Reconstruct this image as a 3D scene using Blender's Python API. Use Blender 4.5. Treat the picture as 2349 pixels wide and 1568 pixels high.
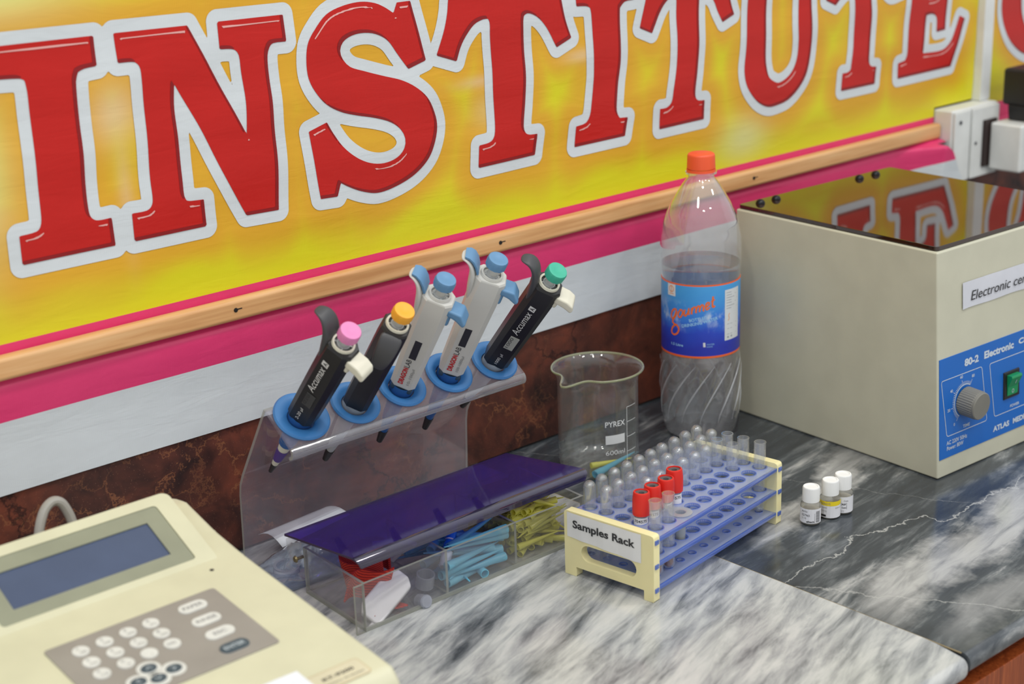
import bpy, bmesh, math, random
import numpy as np
from mathutils import Matrix, Vector

for o in list(bpy.data.objects):
    bpy.data.objects.remove(o)
SC = bpy.context.scene
COL = SC.collection
MM = 0.001
random.seed(7)
rng = np.random.default_rng(5)
PI = math.pi

# ------------------------------------------------------------------ camera
cd = bpy.data.cameras.new('camera')
cam = bpy.data.objects.new('camera', cd)
COL.objects.link(cam)
R_ = Vector((0.75071558, -0.65975242, -0.0339538))
U_ = Vector((0.23094546, 0.21393928, 0.94915445))
F_ = Vector((0.6189429, 0.72038651, -0.31297438))
m = Matrix.Identity(4)
for i in range(3):
    m[i][0] = R_[i]; m[i][1] = U_[i]; m[i][2] = -F_[i]
m[0][3], m[1][3], m[2][3] = 0.0, -1.29002, 0.69283
cam.matrix_world = m
cd.sensor_width = 36.0
cd.lens = 3650 / 2349 * 36.0
cd.clip_start = 0.05
cd.dof.use_dof = True
cd.dof.focus_distance = 1.58
cd.dof.aperture_fstop = 5.0
SC.camera = cam

# ------------------------------------------------------------------ world, lamps, exposure
w = bpy.data.worlds.new('world'); SC.world = w
w.use_nodes = True
wt = w.node_tree; wb = wt.nodes['Background']
wc = wt.nodes.new('ShaderNodeTexCoord'); wx = wt.nodes.new('ShaderNodeSeparateXYZ'); wr_ = wt.nodes.new('ShaderNodeValToRGB')
wt.links.new(wc.outputs['Generated'], wx.inputs[0]); wt.links.new(wx.outputs[2], wr_.inputs[0])
we = wr_.color_ramp.elements                      # a bright ceiling above, duller walls and floor of the room around
we[0].position = 0.0; we[0].color = (0.50, 0.50, 0.49, 1); we[1].position = 0.85; we[1].color = (1.02, 1.06, 1.10, 1)
e_ = we.new(0.35); e_.color = (0.70, 0.72, 0.74, 1)
wt.links.new(wr_.outputs[0], wb.inputs[0]); wb.inputs[1].default_value = 0.92
LAMPS = [(-0.1, -0.85, 5.2), (0.75, -1.0, 5.2), (1.7, -0.9, 4.6), (0.0, -1.9, 5.0), (1.1, -2.1, 5.0), (2.2, -1.9, 4.2)]
for lx, ly, lp in LAMPS:
    ld = bpy.data.lights.new('ceiling_lamp', 'AREA')
    ld.shape = 'DISK'; ld.size = 0.16; ld.energy = lp; ld.color = (1.0, 0.965, 0.90)
    lo = bpy.data.objects.new('ceiling_lamp', ld)
    lo.location = (lx, ly, 1.95)
    COL.objects.link(lo)
SC.view_settings.view_transform = 'Standard'
SC.view_settings.look = 'None'
SC.view_settings.exposure = 0.25
SC.view_settings.gamma = 1.0
SC.view_settings.use_curve_mapping = False
SC.cycles.transparent_max_bounces = 64
SC.cycles.max_bounces = 14
SC.cycles.transmission_bounces = 12

# ------------------------------------------------------------------ materials
def lin(c):
    r = []
    for v in c:
        v = v / 255.0
        r.append(v / 12.92 if v <= 0.04045 else ((v + 0.055) / 1.055) ** 2.4)
    return tuple(r) + (1.0,)

def newmat(name):
    mt = bpy.data.materials.new(name); mt.use_nodes = True
    nt = mt.node_tree
    for n in list(nt.nodes): nt.nodes.remove(n)
    out = nt.nodes.new('ShaderNodeOutputMaterial')
    return mt, nt, out

def nd(nt, t, ins=None, **kw):
    n = nt.nodes.new(t)
    for k, v in kw.items(): setattr(n, k, v)
    if ins:
        for k, v in ins.items():
            if isinstance(v, bpy.types.NodeSocket): nt.links.new(v, n.inputs[k])
            else: n.inputs[k].default_value = v
    return n

def mth(nt, op, a, b=None, c=None, clamp=False):
    n = nt.nodes.new('ShaderNodeMath'); n.operation = op; n.use_clamp = clamp
    for i, v in enumerate((a, b, c)):
        if v is None: continue
        if isinstance(v, bpy.types.NodeSocket): nt.links.new(v, n.inputs[i])
        else: n.inputs[i].default_value = v
    return n.outputs[0]

def mixc(nt, f, a, b):
    n = nt.nodes.new('ShaderNodeMix'); n.data_type = 'RGBA'
    for k, v in ((0, f), (6, a), (7, b)):
        if isinstance(v, bpy.types.NodeSocket): nt.links.new(v, n.inputs[k])
        else: n.inputs[k].default_value = v
    return n.outputs[2]

def ramp(nt, f, stops):
    n = nt.nodes.new('ShaderNodeValToRGB')
    el = n.color_ramp.elements
    while len(el) < len(stops): el.new(0.5)
    for e, (p, c) in zip(el, stops): e.position = p; e.color = c
    nt.links.new(f, n.inputs[0])
    return n.outputs[0]

def coords(nt, scale=(1, 1, 1), rot=(0, 0, 0), loc=(0, 0, 0)):
    tc = nd(nt, 'ShaderNodeTexCoord')
    mp = nd(nt, 'ShaderNodeMapping', {'Scale': scale, 'Rotation': rot, 'Location': loc})
    nt.links.new(tc.outputs['Object'], mp.inputs[0])
    return mp.outputs[0]

def noise(nt, vec, scale, detail=4, rough=0.5, dist=0.0):
    return nd(nt, 'ShaderNodeTexNoise', {'Vector': vec, 'Scale': scale, 'Detail': detail, 'Roughness': rough, 'Distortion': dist}).outputs[0]

MATS = {}
def pbr(name, rgb, rough=0.45, spec=0.5, metal=0.0, var=0.05, vscale=25.0, bump=0.0, bscale=300.0, coat=0.0, sub=0.0):
    """plain surface with a faint procedural mottling"""
    if name in MATS: return MATS[name]
    mt, nt, out = newmat(name)
    b = nd(nt, 'ShaderNodeBsdfPrincipled', {'Roughness': rough, 'Metallic': metal, 'Specular IOR Level': spec, 'Coat Weight': coat})
    c = lin(rgb); v = coords(nt)
    n = noise(nt, v, vscale, 3)
    dk = tuple(x * (1 - var) for x in c[:3]) + (1,); lt = tuple(min(1, x * (1 + var)) for x in c[:3]) + (1,)
    nt.links.new(ramp(nt, n, [(0.35, dk), (0.65, lt)]), b.inputs['Base Color'])
    if sub:
        b.inputs['Subsurface Weight'].default_value = sub
        b.inputs['Subsurface Radius'].default_value = (1, 0.8, 0.5)
        b.inputs['Subsurface Scale'].default_value = 0.004
    if bump:
        bn = nd(nt, 'ShaderNodeBump', {'Strength': bump, 'Distance': 0.0004, 'Height': noise(nt, v, bscale, 2)})
        nt.links.new(bn.outputs[0], b.inputs['Normal'])
    nt.links.new(b.outputs[0], out.inputs[0])
    MATS[name] = mt
    return mt

def fres(nt, ior):
    """Fresnel that is the same from both sides of a surface"""
    g = nd(nt, 'ShaderNodeNewGeometry')
    k = mth(nt, 'ADD', mth(nt, 'MULTIPLY', g.outputs['Backfacing'], 1.0 / ior - ior), ior)
    return nd(nt, 'ShaderNodeFresnel', {'IOR': k})

def thin(name, tint=(250, 252, 252), rough=0.02, ior=1.5, haze=0.0, hazecol=(235, 235, 235), gain=1.0, trl=0.0):
    """clear sheet glass or acrylic: see-through, mirror-like by Fresnel, faint milky haze"""
    if name in MATS: return MATS[name]
    mt, nt, out = newmat(name)
    tr = nd(nt, 'ShaderNodeBsdfTransparent', {'Color': lin(tint)})
    gl = nd(nt, 'ShaderNodeBsdfGlossy', {'Color': (1, 1, 1, 1), 'Roughness': rough})
    fr = fres(nt, ior)
    base = tr.outputs[0]
    if haze:
        df = nd(nt, 'ShaderNodeBsdfDiffuse', {'Color': lin(hazecol)})
        hz = df.outputs[0]
        if trl:
            tl = nd(nt, 'ShaderNodeBsdfTranslucent', {'Color': lin(hazecol)})
            mx = nd(nt, 'ShaderNodeMixShader', {0: trl, 1: df.outputs[0], 2: tl.outputs[0]}); hz = mx.outputs[0]
        v = coords(nt)
        f = mth(nt, 'MULTIPLY', mth(nt, 'ADD', mth(nt, 'MULTIPLY', noise(nt, v, 18, 3), 0.6), 0.7), haze, clamp=True)
        base = nd(nt, 'ShaderNodeMixShader', {0: f, 1: base, 2: hz}).outputs[0]
    s = nd(nt, 'ShaderNodeMixShader', {0: mth(nt, 'MULTIPLY', fr.outputs[0], gain, clamp=True), 1: base, 2: gl.outputs[0]})
    nt.links.new(s.outputs[0], out.inputs[0])
    MATS[name] = mt
    return mt

# ------------------------------------------------------------------ mesh builder (millimetres in, metres out)
class MB:
    def __init__(s): s.v = []; s.f = []; s.mi = []; s.mats = []
    def m(s, mat):
        if mat not in s.mats: s.mats.append(mat)
        return s.mats.index(mat)
    def add(s, vs, fs, mat, M=None):
        k = s.m(mat); n = len(s.v)
        if M is not None: vs = [tuple(M @ Vector(p)) for p in vs]
        s.v.extend(tuple(p) for p in vs)
        for f in fs: s.f.append(tuple(i + n for i in f)); s.mi.append(k)
        return s
    def bm(s, b, mat, M=None):
        b.verts.index_update()
        s.add([tuple(x.co) for x in b.verts], [[q.index for q in f.verts] for f in b.faces], mat, M)
        b.free(); return s
    def box(s, x0, x1, y0, y1, z0, z1, mat, bev=0.0, seg=2, M=None):
        b = bmesh.new()
        bmesh.ops.create_cube(b, size=1.0)
        for q in b.verts:
            q.co = ((x0 + x1) / 2 + q.co.x * (x1 - x0), (y0 + y1) / 2 + q.co.y * (y1 - y0), (z0 + z1) / 2 + q.co.z * (z1 - z0))
        if bev: bmesh.ops.bevel(b, geom=b.edges[:], offset=bev, segments=seg, profile=0.5, affect='EDGES')
        return s.bm(b, mat, M)
    def prism(s, poly, d0, d1, axis, mat, bev=0.0, seg=2, M=None):
        """poly: 2-D outline; axis 'x' -> (y,z) outline, 'y' -> (x,z), 'z' -> (x,y)"""
        def P(a, c, d): return {'x': (d, a, c), 'y': (a, d, c), 'z': (a, c, d)}[axis]
        b = bmesh.new()
        lo = [b.verts.new(P(a, c, d0)) for a, c in poly]; hi = [b.verts.new(P(a, c, d1)) for a, c in poly]
        n = len(poly)
        b.faces.new(lo); b.faces.new(hi[::-1])
        for i in range(n): b.faces.new((lo[i], lo[(i + 1) % n], hi[(i + 1) % n], hi[i]))
        bmesh.ops.recalc_face_normals(b, faces=b.faces[:])
        if bev: bmesh.ops.bevel(b, geom=b.edges[:], offset=bev, segments=seg, profile=0.5, affect='EDGES', clamp_overlap=True)
        return s.bm(b, mat, M)
    def lathe(s, prof, mat, seg=32, M=None, rf=None, ang=2 * PI):
        vs = []; fs = []; rings = []
        closed = ang > 6.28
        n = seg if closed else seg + 1
        for r, z in prof:
            if r < 1e-4: rings.append([len(vs)]); vs.append((0, 0, z))
            else:
                rg = []
                for i in range(n):
                    a = ang * i / seg; rr = r if rf is None else rf(r, a, z)
                    rg.append(len(vs)); vs.append((rr * math.cos(a), rr * math.sin(a), z))
                rings.append(rg)
        for a, b in zip(rings, rings[1:]):
            cnt = n if closed else n - 1
            for i in range(cnt):
                j = (i + 1) % n
                if len(a) == 1 and len(b) == 1: continue
                if len(a) == 1: fs.append((a[0], b[j], b[i]))
                elif len(b) == 1: fs.append((a[i], a[j], b[0]))
                else: fs.append((a[i], a[j], b[j], b[i]))
        return s.add(vs, fs, mat, M)
    def tube(s, path, r, mat, seg=10, cap=True, M=None):
        pts = [Vector(p) for p in path]; vs = []; fs = []
        up = Vector((0, 0, 1)); n = len(pts)
        rr = r if isinstance(r, (list, tuple)) else [r] * n
        prev = None
        for i, p in enumerate(pts):
            t = (pts[min(i + 1, n - 1)] - pts[max(i - 1, 0)]).normalized()
            if prev is None:
                a = t.cross(up if abs(t.z) < 0.95 else Vector((1, 0, 0))).normalized()
            else: a = (prev - t * prev.dot(t)).normalized()
            prev = a; b = t.cross(a)
            for k in range(seg):
                q = 2 * PI * k / seg
                vs.append(tuple(p + (a * math.cos(q) + b * math.sin(q)) * rr[i]))
        for i in range(n - 1):
            for k in range(seg):
                l = (k + 1) % seg
                fs.append((i * seg + k, i * seg + l, (i + 1) * seg + l, (i + 1) * seg + k))
        if cap: fs.append(tuple(range(seg))[::-1]); fs.append(tuple(range((n - 1) * seg, n * seg)))
        return s.add(vs, fs, mat, M)
    def ribbon(s, path, wv, th, mat, M=None):
        """strap: path of centre points, width vector(s) wv, thickness th"""
        pts = [Vector(p) for p in path]; n = len(pts); vs = []; fs = []
        for i, p in enumerate(pts):
            t = (pts[min(i + 1, n - 1)] - pts[max(i - 1, 0)]).normalized()
            wd = Vector(wv[i] if isinstance(wv, list) else wv); nn = t.cross(wd).normalized() * th / 2
            h = wd / 2
            vs += [tuple(p - h - nn), tuple(p + h - nn), tuple(p + h + nn), tuple(p - h + nn)]
        for i in range(n - 1):
            for k in range(4):
                l = (k + 1) % 4; fs.append((i * 4 + k, i * 4 + l, i * 4 + 4 + l, i * 4 + 4 + k))
        fs.append((3, 2, 1, 0)); e = (n - 1) * 4; fs.append((e, e + 1, e + 2, e + 3))
        return s.add(vs, fs, mat, M)
    def text(s, body, x, y, wd, hg, fn, mat, bold=0.0, shear=0.0, rot=0.0, align='L'):
        """lettering fitted to width wd and height hg (None keeps the ratio), mapped through fn(u, v)"""
        cu = bpy.data.curves.new('t', 'FONT'); cu.body = body; cu.size = 10; cu.offset = bold; cu.shear = shear
        cu.resolution_u = 3
        ob = bpy.data.objects.new('t', cu)
        COL.objects.link(ob)
        bpy.context.view_layer.update()
        me = bpy.data.meshes.new_from_object(ob.evaluated_get(bpy.context.evaluated_depsgraph_get()))
        bpy.data.objects.remove(ob); bpy.data.curves.remove(cu)
        vs = [(q.co.x, q.co.y) for q in me.vertices]; fs = [tuple(p.vertices) for p in me.polygons]
        bpy.data.meshes.remove(me)
        if not vs: return s
        x0 = min(a for a, _ in vs); x1 = max(a for a, _ in vs)
        y0 = min(b for _, b in vs); y1 = max(b for _, b in vs)
        if wd is None: k2 = hg / (y1 - y0); k1 = k2
        else:
            k1 = wd / (x1 - x0); k2 = k1 if hg is None else hg / (y1 - y0)
        wfull = (x1 - x0) * k1
        cr, sr = math.cos(rot), math.sin(rot); out = []
        for a, b in vs:
            u = (a - x0) * k1 - (wfull / 2 if align == 'C' else 0); v = (b - y0) * k2 - (k2 * (y1 - y0) / 2 if align == 'C' else 0)
            u, v = u * cr - v * sr, u * sr + v * cr
            out.append(fn(x + u, y + v))
        return s.add(out, fs, mat)
    def build(s, name, parent=None, loc=None, rot=None, smooth=30, off=(0, 0, 0)):
        me = bpy.data.meshes.new(name)
        a = (np.array(s.v, dtype=float).reshape(-1, 3) - np.array(off)) * MM
        me.from_pydata([tuple(p) for p in a], [], s.f)
        for mt in s.mats: me.materials.append(mt)
        me.polygons.foreach_set('material_index', s.mi)
        me.update()
        if smooth:
            me.polygons.foreach_set('use_smooth', [True] * len(me.polygons))
            me.set_sharp_from_angle(angle=math.radians(smooth))
        o = bpy.data.objects.new(name, me); COL.objects.link(o)
        if smooth and len(me.polygons) < 3000:
            wn = o.modifiers.new('weighted_normal', 'WEIGHTED_NORMAL'); wn.keep_sharp = True; wn.weight = 90
        if parent: o.parent = parent
        if loc: o.location = Vector(loc) * MM
        if rot: o.rotation_euler = rot
        return o

def tag(o, label, cat, group=None, kind=None):
    if label: o['label'] = label
    if cat: o['category'] = cat
    if group: o['group'] = group
    if kind: o['kind'] = kind
    return o
def thing(name, label, cat, loc=(0, 0, 0), rot=(0, 0, 0), group=None):
    o = bpy.data.objects.new(name, None); COL.objects.link(o)
    o.empty_display_size = 0.02
    o.location = Vector(loc) * MM; o.rotation_euler = rot
    return tag(o, label, cat, group)
def copy_tree(root, label=None, loc=None, rot=None):
    r = root.copy(); COL.objects.link(r)
    if label: r['label'] = label
    if loc: r.location = Vector(loc) * MM
    if rot is not None: r.rotation_euler = rot
    for ch in list(root.children):
        c = ch.copy(); COL.objects.link(c); c.parent = r
        for g in list(ch.children):
            d = g.copy(); COL.objects.link(d); d.parent = c
    return r

def rrect(x0, x1, y0, y1, r, k=4):
    pts = []
    for cx, cy, a0 in ((x1 - r, y1 - r, 0), (x0 + r, y1 - r, PI / 2), (x0 + r, y0 + r, PI), (x1 - r, y0 + r, 1.5 * PI)):
        for i in range(k + 1):
            a = a0 + PI / 2 * i / k; pts.append((cx + r * math.cos(a), cy + r * math.sin(a)))
    return pts
def ring_plate(mb, outer, inner, z0, z1, mat, P):
    """plate between two outlines with the same number of points; P maps (u, v, w) to 3-D"""
    n = len(outer); vs = []
    for z in (z0, z1):
        vs += [P(a, b, z) for a, b in outer]; vs += [P(a, b, z) for a, b in inner]
    fs = []
    for i in range(n):
        j = (i + 1) % n
        fs.append((2 * n + i, 2 * n + j, 3 * n + j, 3 * n + i)); fs.append((i, n + i, n + j, j))
        fs.append((i, j, 2 * n + j, 2 * n + i)); fs.append((n + i, 3 * n + i, 3 * n + j, n + j))
    mb.add(vs, fs, mat)
def plate_holes(mb, outer, holes, d0, d1, axis, mat, M=None):
    """flat plate with holes, made from a filled 2-D curve"""
    cu = bpy.data.curves.new('p', 'CURVE'); cu.dimensions = '2D'; cu.fill_mode = 'BOTH'; cu.extrude = (d1 - d0) / 2
    for lp in [outer] + holes:
        sp = cu.splines.new('POLY'); sp.points.add(len(lp) - 1); sp.use_cyclic_u = True
        for q, (a, b) in zip(sp.points, lp): q.co = (a, b, 0, 1)
    ob = bpy.data.objects.new('p', cu); COL.objects.link(ob)
    bpy.context.view_layer.update()
    me = bpy.data.meshes.new_from_object(ob.evaluated_get(bpy.context.evaluated_depsgraph_get()))
    bpy.data.objects.remove(ob); bpy.data.curves.remove(cu)
    dm = (d0 + d1) / 2
    def P(a, c, d): return {'x': (d + dm, a, c), 'y': (a, d + dm, c), 'z': (a, c, d + dm)}[axis]
    mb.add([P(*q.co) for q in me.vertices], [tuple(p.vertices) for p in me.polygons], mat, M)
    bpy.data.meshes.remove(me)
def circ(cx, cy, r, n=20): return [(cx + r * math.cos(2 * PI * i / n), cy + r * math.sin(2 * PI * i / n)) for i in range(n)]
def disc(mb, cx, cy, r, fn, mat, n=24, ry=None):
    ry = ry or r
    vs = [fn(cx, cy)] + [fn(cx + r * math.cos(2 * PI * i / n), cy + ry * math.sin(2 * PI * i / n)) for i in range(n)]
    mb.add(vs, [(0, 1 + i, 1 + (i + 1) % n) for i in range(n)], mat)
def line2(mb, pts, wd, fn, mat, closed=False):
    """printed line of width wd through 2-D points"""
    n = len(pts); vs = []; fs = []
    P = [Vector(p) for p in pts]
    for i in range(n):
        a = P[(i - 1) % n] if (closed or i > 0) else P[i]; b = P[(i + 1) % n] if (closed or i < n - 1) else P[i]
        t = (b - a).normalized(); nn = Vector((-t.y, t.x)) * wd / 2
        vs += [fn(*(P[i] + nn)), fn(*(P[i] - nn))]
    for i in range(n if closed else n - 1):
        j = (i + 1) % n; fs.append((2 * i, 2 * i + 1, 2 * j + 1, 2 * j))
    mb.add(vs, fs, mat)
# ------------------------------------------------------------------ setting: wall, floor, counter
def laminate_mat():
    mt, nt, out = newmat('red brown marbled laminate')
    v = coords(nt)
    n1 = noise(nt, v, 9, 6, 0.62, 0.6); n2 = noise(nt, v, 26, 5, 0.6, 0.8)
    base = ramp(nt, mth(nt, 'ADD', mth(nt, 'MULTIPLY', n1, 0.6), mth(nt, 'MULTIPLY', n2, 0.4)),
                [(0.36, lin((44, 30, 29))), (0.46, lin((76, 44, 37))), (0.54, lin((98, 54, 43))), (0.66, lin((128, 68, 50)))])
    wv = nd(nt, 'ShaderNodeVectorMath', {0: v}, operation='ADD')
    nc = nd(nt, 'ShaderNodeTexNoise', {'Vector': v, 'Scale': 22, 'Detail': 6, 'Roughness': 0.65})
    sc_ = nd(nt, 'ShaderNodeVectorMath', {0: nc.outputs['Color'], 'Scale': 0.09}, operation='SCALE')
    nt.links.new(sc_.outputs[0], wv.inputs[1])
    def cracks(scale, wdt, off, mod):
        mp = nd(nt, 'ShaderNodeMapping', {'Vector': wv.outputs[0], 'Location': (off, off, off)})
        vo = nd(nt, 'ShaderNodeTexVoronoi', {'Vector': mp.outputs[0], 'Scale': scale}, feature='DISTANCE_TO_EDGE')
        f = mth(nt, 'SUBTRACT', 1.0, mth(nt, 'DIVIDE', vo.outputs[0], wdt), clamp=True)
        gate = mth(nt, 'MULTIPLY', mth(nt, 'SUBTRACT', noise(nt, mp.outputs[0], mod, 2), 0.47), 8.0, clamp=True)
        return mth(nt, 'MULTIPLY', f, gate)
    c1 = mixc(nt, mth(nt, 'MULTIPLY', cracks(14, 0.022, 3.1, 12), 0.7), base, lin((150, 98, 66)))
    c2 = mixc(nt, mth(nt, 'MULTIPLY', cracks(11, 0.036, 0.0, 9), 0.85), c1, lin((30, 22, 24)))
    sp = nd(nt, 'ShaderNodeTexVoronoi', {'Vector': v, 'Scale': 420})
    c3 = mixc(nt, mth(nt, 'LESS_THAN', sp.outputs[0], 0.10), c2, lin((150, 110, 90)))
    b = nd(nt, 'ShaderNodeBsdfPrincipled', {'Base Color': c3, 'Roughness': 0.38, 'Specular IOR Level': 0.35})
    nt.links.new(b.outputs[0], out.inputs[0])
    return mt
M_LAM = laminate_mat()
M_WALL = pbr('painted wall', (205, 203, 196), 0.7)
mb = MB(); mb.box(-1500, 3600, 6, 60, -900, 2400, M_WALL)
tag(mb.build('wall_back'), None, None, kind='structure')
mb = MB(); mb.box(-1500, 3600, -2600, 60, -930, -900, pbr('floor tile', (150, 145, 138), 0.4))
tag(mb.build('floor'), None, None, kind='structure')
mb = MB(); mb.box(-200, 2900, 0, 5.9, 3, 700, M_LAM)
tag(mb.build('trim_1', smooth=0), None, None, kind='structure')

def marble_mat(name, kind):
    mt, nt, out = newmat(name)
    tc = nd(nt, 'ShaderNodeTexCoord'); P = tc.outputs['Object']
    ang = math.radians(19 if kind == 'left' else 8)
    # flow coordinates: rotate so that x runs along the streaks
    rot = nd(nt, 'ShaderNodeMapping', {'Vector': P, 'Rotation': (0, 0, -ang)}, vector_type='POINT').outputs[0]
    big = nd(nt, 'ShaderNodeMapping', {'Vector': rot, 'Scale': (2.6, 11, 6)}).outputs[0]
    fine = nd(nt, 'ShaderNodeMapping', {'Vector': rot, 'Scale': (10, 52, 20)}).outputs[0]
    nb = noise(nt, big, 2.6, 6, 0.6, 0.7); nf = noise(nt, fine, 1.6, 5, 0.6, 0.5)
    s = mth(nt, 'ADD', mth(nt, 'MULTIPLY', nb, 0.62), mth(nt, 'MULTIPLY', nf, 0.38))
    if kind == 'left':
        col = ramp(nt, s, [(0.33, lin((66, 70, 74))), (0.41, lin((118, 121, 124))), (0.48, lin((158, 160, 161))), (0.56, lin((188, 189, 187))), (0.68, lin((206, 205, 201)))])
    else:
        col = ramp(nt, s, [(0.36, lin((48, 52, 57))), (0.50, lin((66, 71, 76))), (0.57, lin((100, 104, 107))), (0.64, lin((160, 161, 160))), (0.72, lin((196, 195, 190)))])
        sx = nd(nt, 'ShaderNodeSeparateXYZ', {0: P})
        X, Y = sx.outputs[0], sx.outputs[1]
        wob = mth(nt, 'MULTIPLY', mth(nt, 'SUBTRACT', noise(nt, P, 9, 5, 0.65), 0.5), 0.11)
        def band(x0, y0, x1, y1, wd, soft, lo, hi):
            """cloudy band along a line in the slab; coordinates in metres"""
            sl = (y1 - y0) / (x1 - x0)
            d = mth(nt, 'SUBTRACT', mth(nt, 'SUBTRACT', Y, y0), mth(nt, 'MULTIPLY', mth(nt, 'SUBTRACT', X, x0), sl))
            d = mth(nt, 'ABSOLUTE', mth(nt, 'ADD', d, wob))
            f = mth(nt, 'SUBTRACT', 1.0, mth(nt, 'DIVIDE', mth(nt, 'SUBTRACT', d, wd), soft), clamp=True)
            g = mth(nt, 'MULTIPLY', mth(nt, 'SUBTRACT', X, lo), 14.0, clamp=True)
            h = mth(nt, 'MULTIPLY', mth(nt, 'SUBTRACT', hi, X), 14.0, clamp=True)
            return mth(nt, 'MULTIPLY', f, mth(nt, 'MULTIPLY', g, h))
        tex = mth(nt, 'ADD', 0.35, mth(nt, 'MULTIPLY', nf, 1.2), clamp=True)
        pale = mixc(nt, nf, lin((120, 122, 124)), lin((205, 204, 200)))
        col = mixc(nt, mth(nt, 'MULTIPLY', band(1.09, -0.520, 1.384, -0.492, 0.018, 0.022, 1.05, 1.62), tex), col, pale)
        col = mixc(nt, mth(nt, 'MULTIPLY', band(1.18, -0.345, 1.36, -0.292, 0.010, 0.016, 1.10, 1.40), tex), col, pale)
        col = mixc(nt, mth(nt, 'MULTIPLY', band(1.10, -0.600, 1.30, -0.575, 0.006, 0.022, 1.07, 1.60), 0.55), col, pale)
        # thin cracked white veins
        wn = mth(nt, 'MULTIPLY', mth(nt, 'SUBTRACT', noise(nt, P, 26, 5, 0.6), 0.5), 0.055)
        wn2 = mth(nt, 'MULTIPLY', mth(nt, 'SUBTRACT', noise(nt, P, 7, 2, 0.5), 0.5), 0.12)
        for (x0, y0, x1, y1, wd, am) in ((1.076, -0.416, 1.404, -0.455, 0.0011, 0.75), (1.12, -0.52, 1.20, -0.655, 0.0013, 0.5), (1.30, -0.36, 1.36, -0.47, 0.0006, 0.5)):
            sl = (y1 - y0) / (x1 - x0)
            d = mth(nt, 'SUBTRACT', mth(nt, 'SUBTRACT', Y, y0), mth(nt, 'MULTIPLY', mth(nt, 'SUBTRACT', X, x0), sl))
            d = mth(nt, 'ABSOLUTE', mth(nt, 'ADD', mth(nt, 'ADD', d, wn), wn2))
            f = mth(nt, 'SUBTRACT', 1.0, mth(nt, 'DIVIDE', d, wd * 1.6), clamp=True)
            col = mixc(nt, mth(nt, 'MULTIPLY', f, am), col, lin((190, 190, 186)))
    b = nd(nt, 'ShaderNodeBsdfPrincipled', {'Base Color': col, 'Roughness': 0.17, 'Specular IOR Level': 0.5})
    nt.links.new(b.outputs[0], out.inputs[0])
    return mt
M_ML = marble_mat('pale streaked marble', 'left'); M_MR = marble_mat('dark veined marble', 'right')

def slab(name, poly, mat, label):
    b = bmesh.new()
    lo = [b.verts.new((x, y, -20)) for x, y in poly]; hi = [b.verts.new((x, y, 0)) for x, y in poly]
    n = len(poly); b.faces.new(lo[::-1]); top = b.faces.new(hi)
    for i in range(n): b.faces.new((lo[i], lo[(i + 1) % n], hi[(i + 1) % n], hi[i]))
    eg = [e for e in b.edges if all(v.co.y < -600 for v in e.verts) and (abs(e.verts[0].co.z - e.verts[1].co.z) < 1)]
    bmesh.ops.bevel(b, geom=eg, offset=8.5, segments=5, profile=0.5, affect='EDGES')
    mb = MB(); mb.bm(b, mat)
    return tag(mb.build(name, smooth=50), label, 'countertop')
def seam(y): return 1054.3 - 0.0290 * y
pl = [(-200, 6), (-200, -631)] + [(seam(-631) - 12 + 12 * math.sin(a), -619 - 12 * math.cos(a)) for a in (0, .4, .8, 1.2, PI / 2)] + [(seam(6), 6)]
slab('marble_countertop', pl, M_ML, 'pale grey streaked marble countertop slab under the sample rack and tip box')
slab('marble_countertop', [(seam(-627) + 1.2, -627), (2900, -627), (2900, 6), (seam(6) + 1.2, 6)], M_MR, 'dark grey marble countertop slab with white veins under the centrifuge and vials')
mb = MB(); y0, y1 = -618, 5
mb.add([(seam(y0), y0, -1.2), (seam(y0) + 1.2, y0, -1.2), (seam(y1) + 1.2, y1, -1.2), (seam(y1), y1, -1.2),
        (seam(y0), y0, -0.15), (seam(y0) + 1.2, y0, -0.15), (seam(y1) + 1.2, y1, -0.15), (seam(y1), y1, -0.15)],
       [(3, 2, 1, 0), (4, 5, 6, 7), (0, 1, 5, 4), (1, 2, 6, 5), (2, 3, 7, 6), (3, 0, 4, 7)], pbr('brown grout', (140, 126, 96), 0.8))
tag(mb.build('trim_2', smooth=0), None, None, kind='structure')

def wood_mat(name, a, b_, c, scale, rot=(0, 0, 0), rough=0.4):
    mt, nt, out = newmat(name)
    v = coords(nt, scale, rot)
    n = noise(nt, v, 3.0, 5, 0.6, 0.6)
    wv = mth(nt, 'ADD', mth(nt, 'MULTIPLY', noise(nt, v, 9.0, 3, 0.5), 0.4), mth(nt, 'MULTIPLY', n, 0.6))
    col = ramp(nt, wv, [(0.35, lin(a)), (0.5, lin(b_)), (0.65, lin(c))])
    b = nd(nt, 'ShaderNodeBsdfPrincipled', {'Base Color': col, 'Roughness': rough})
    nt.links.new(b.outputs[0], out.inputs[0])
    return mt
M_CAB = wood_mat('red brown cabinet veneer', (112, 48, 18), (146, 68, 28), (170, 88, 42), (60, 60, 2.5))
t = thing('base_cabinet', 'red-brown wood veneer cabinet under the marble countertop', 'cabinet', (1200, -300, -900))
mb = MB(); mb.box(-200, 2900, -606, 5, -880, -20.2, M_CAB); mb.build('carcass', t, smooth=0, off=(1200, -300, -900))
for i in range(6):
    mb = MB(); mb.box(-190 + i * 515, 317 + i * 515, -624, -606.2, -860, -34, M_CAB, 1.5)
    d = mb.build('door', t, off=(1200, -300, -900))
    h = MB(); h.box(280 + i * 515, 292 + i * 515, -642, -624.2, -300, -180, pbr('brushed steel', (170, 170, 170), 0.3, metal=1.0), 2)
    h.build('handle', d, off=(1200, -300, -900))
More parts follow.
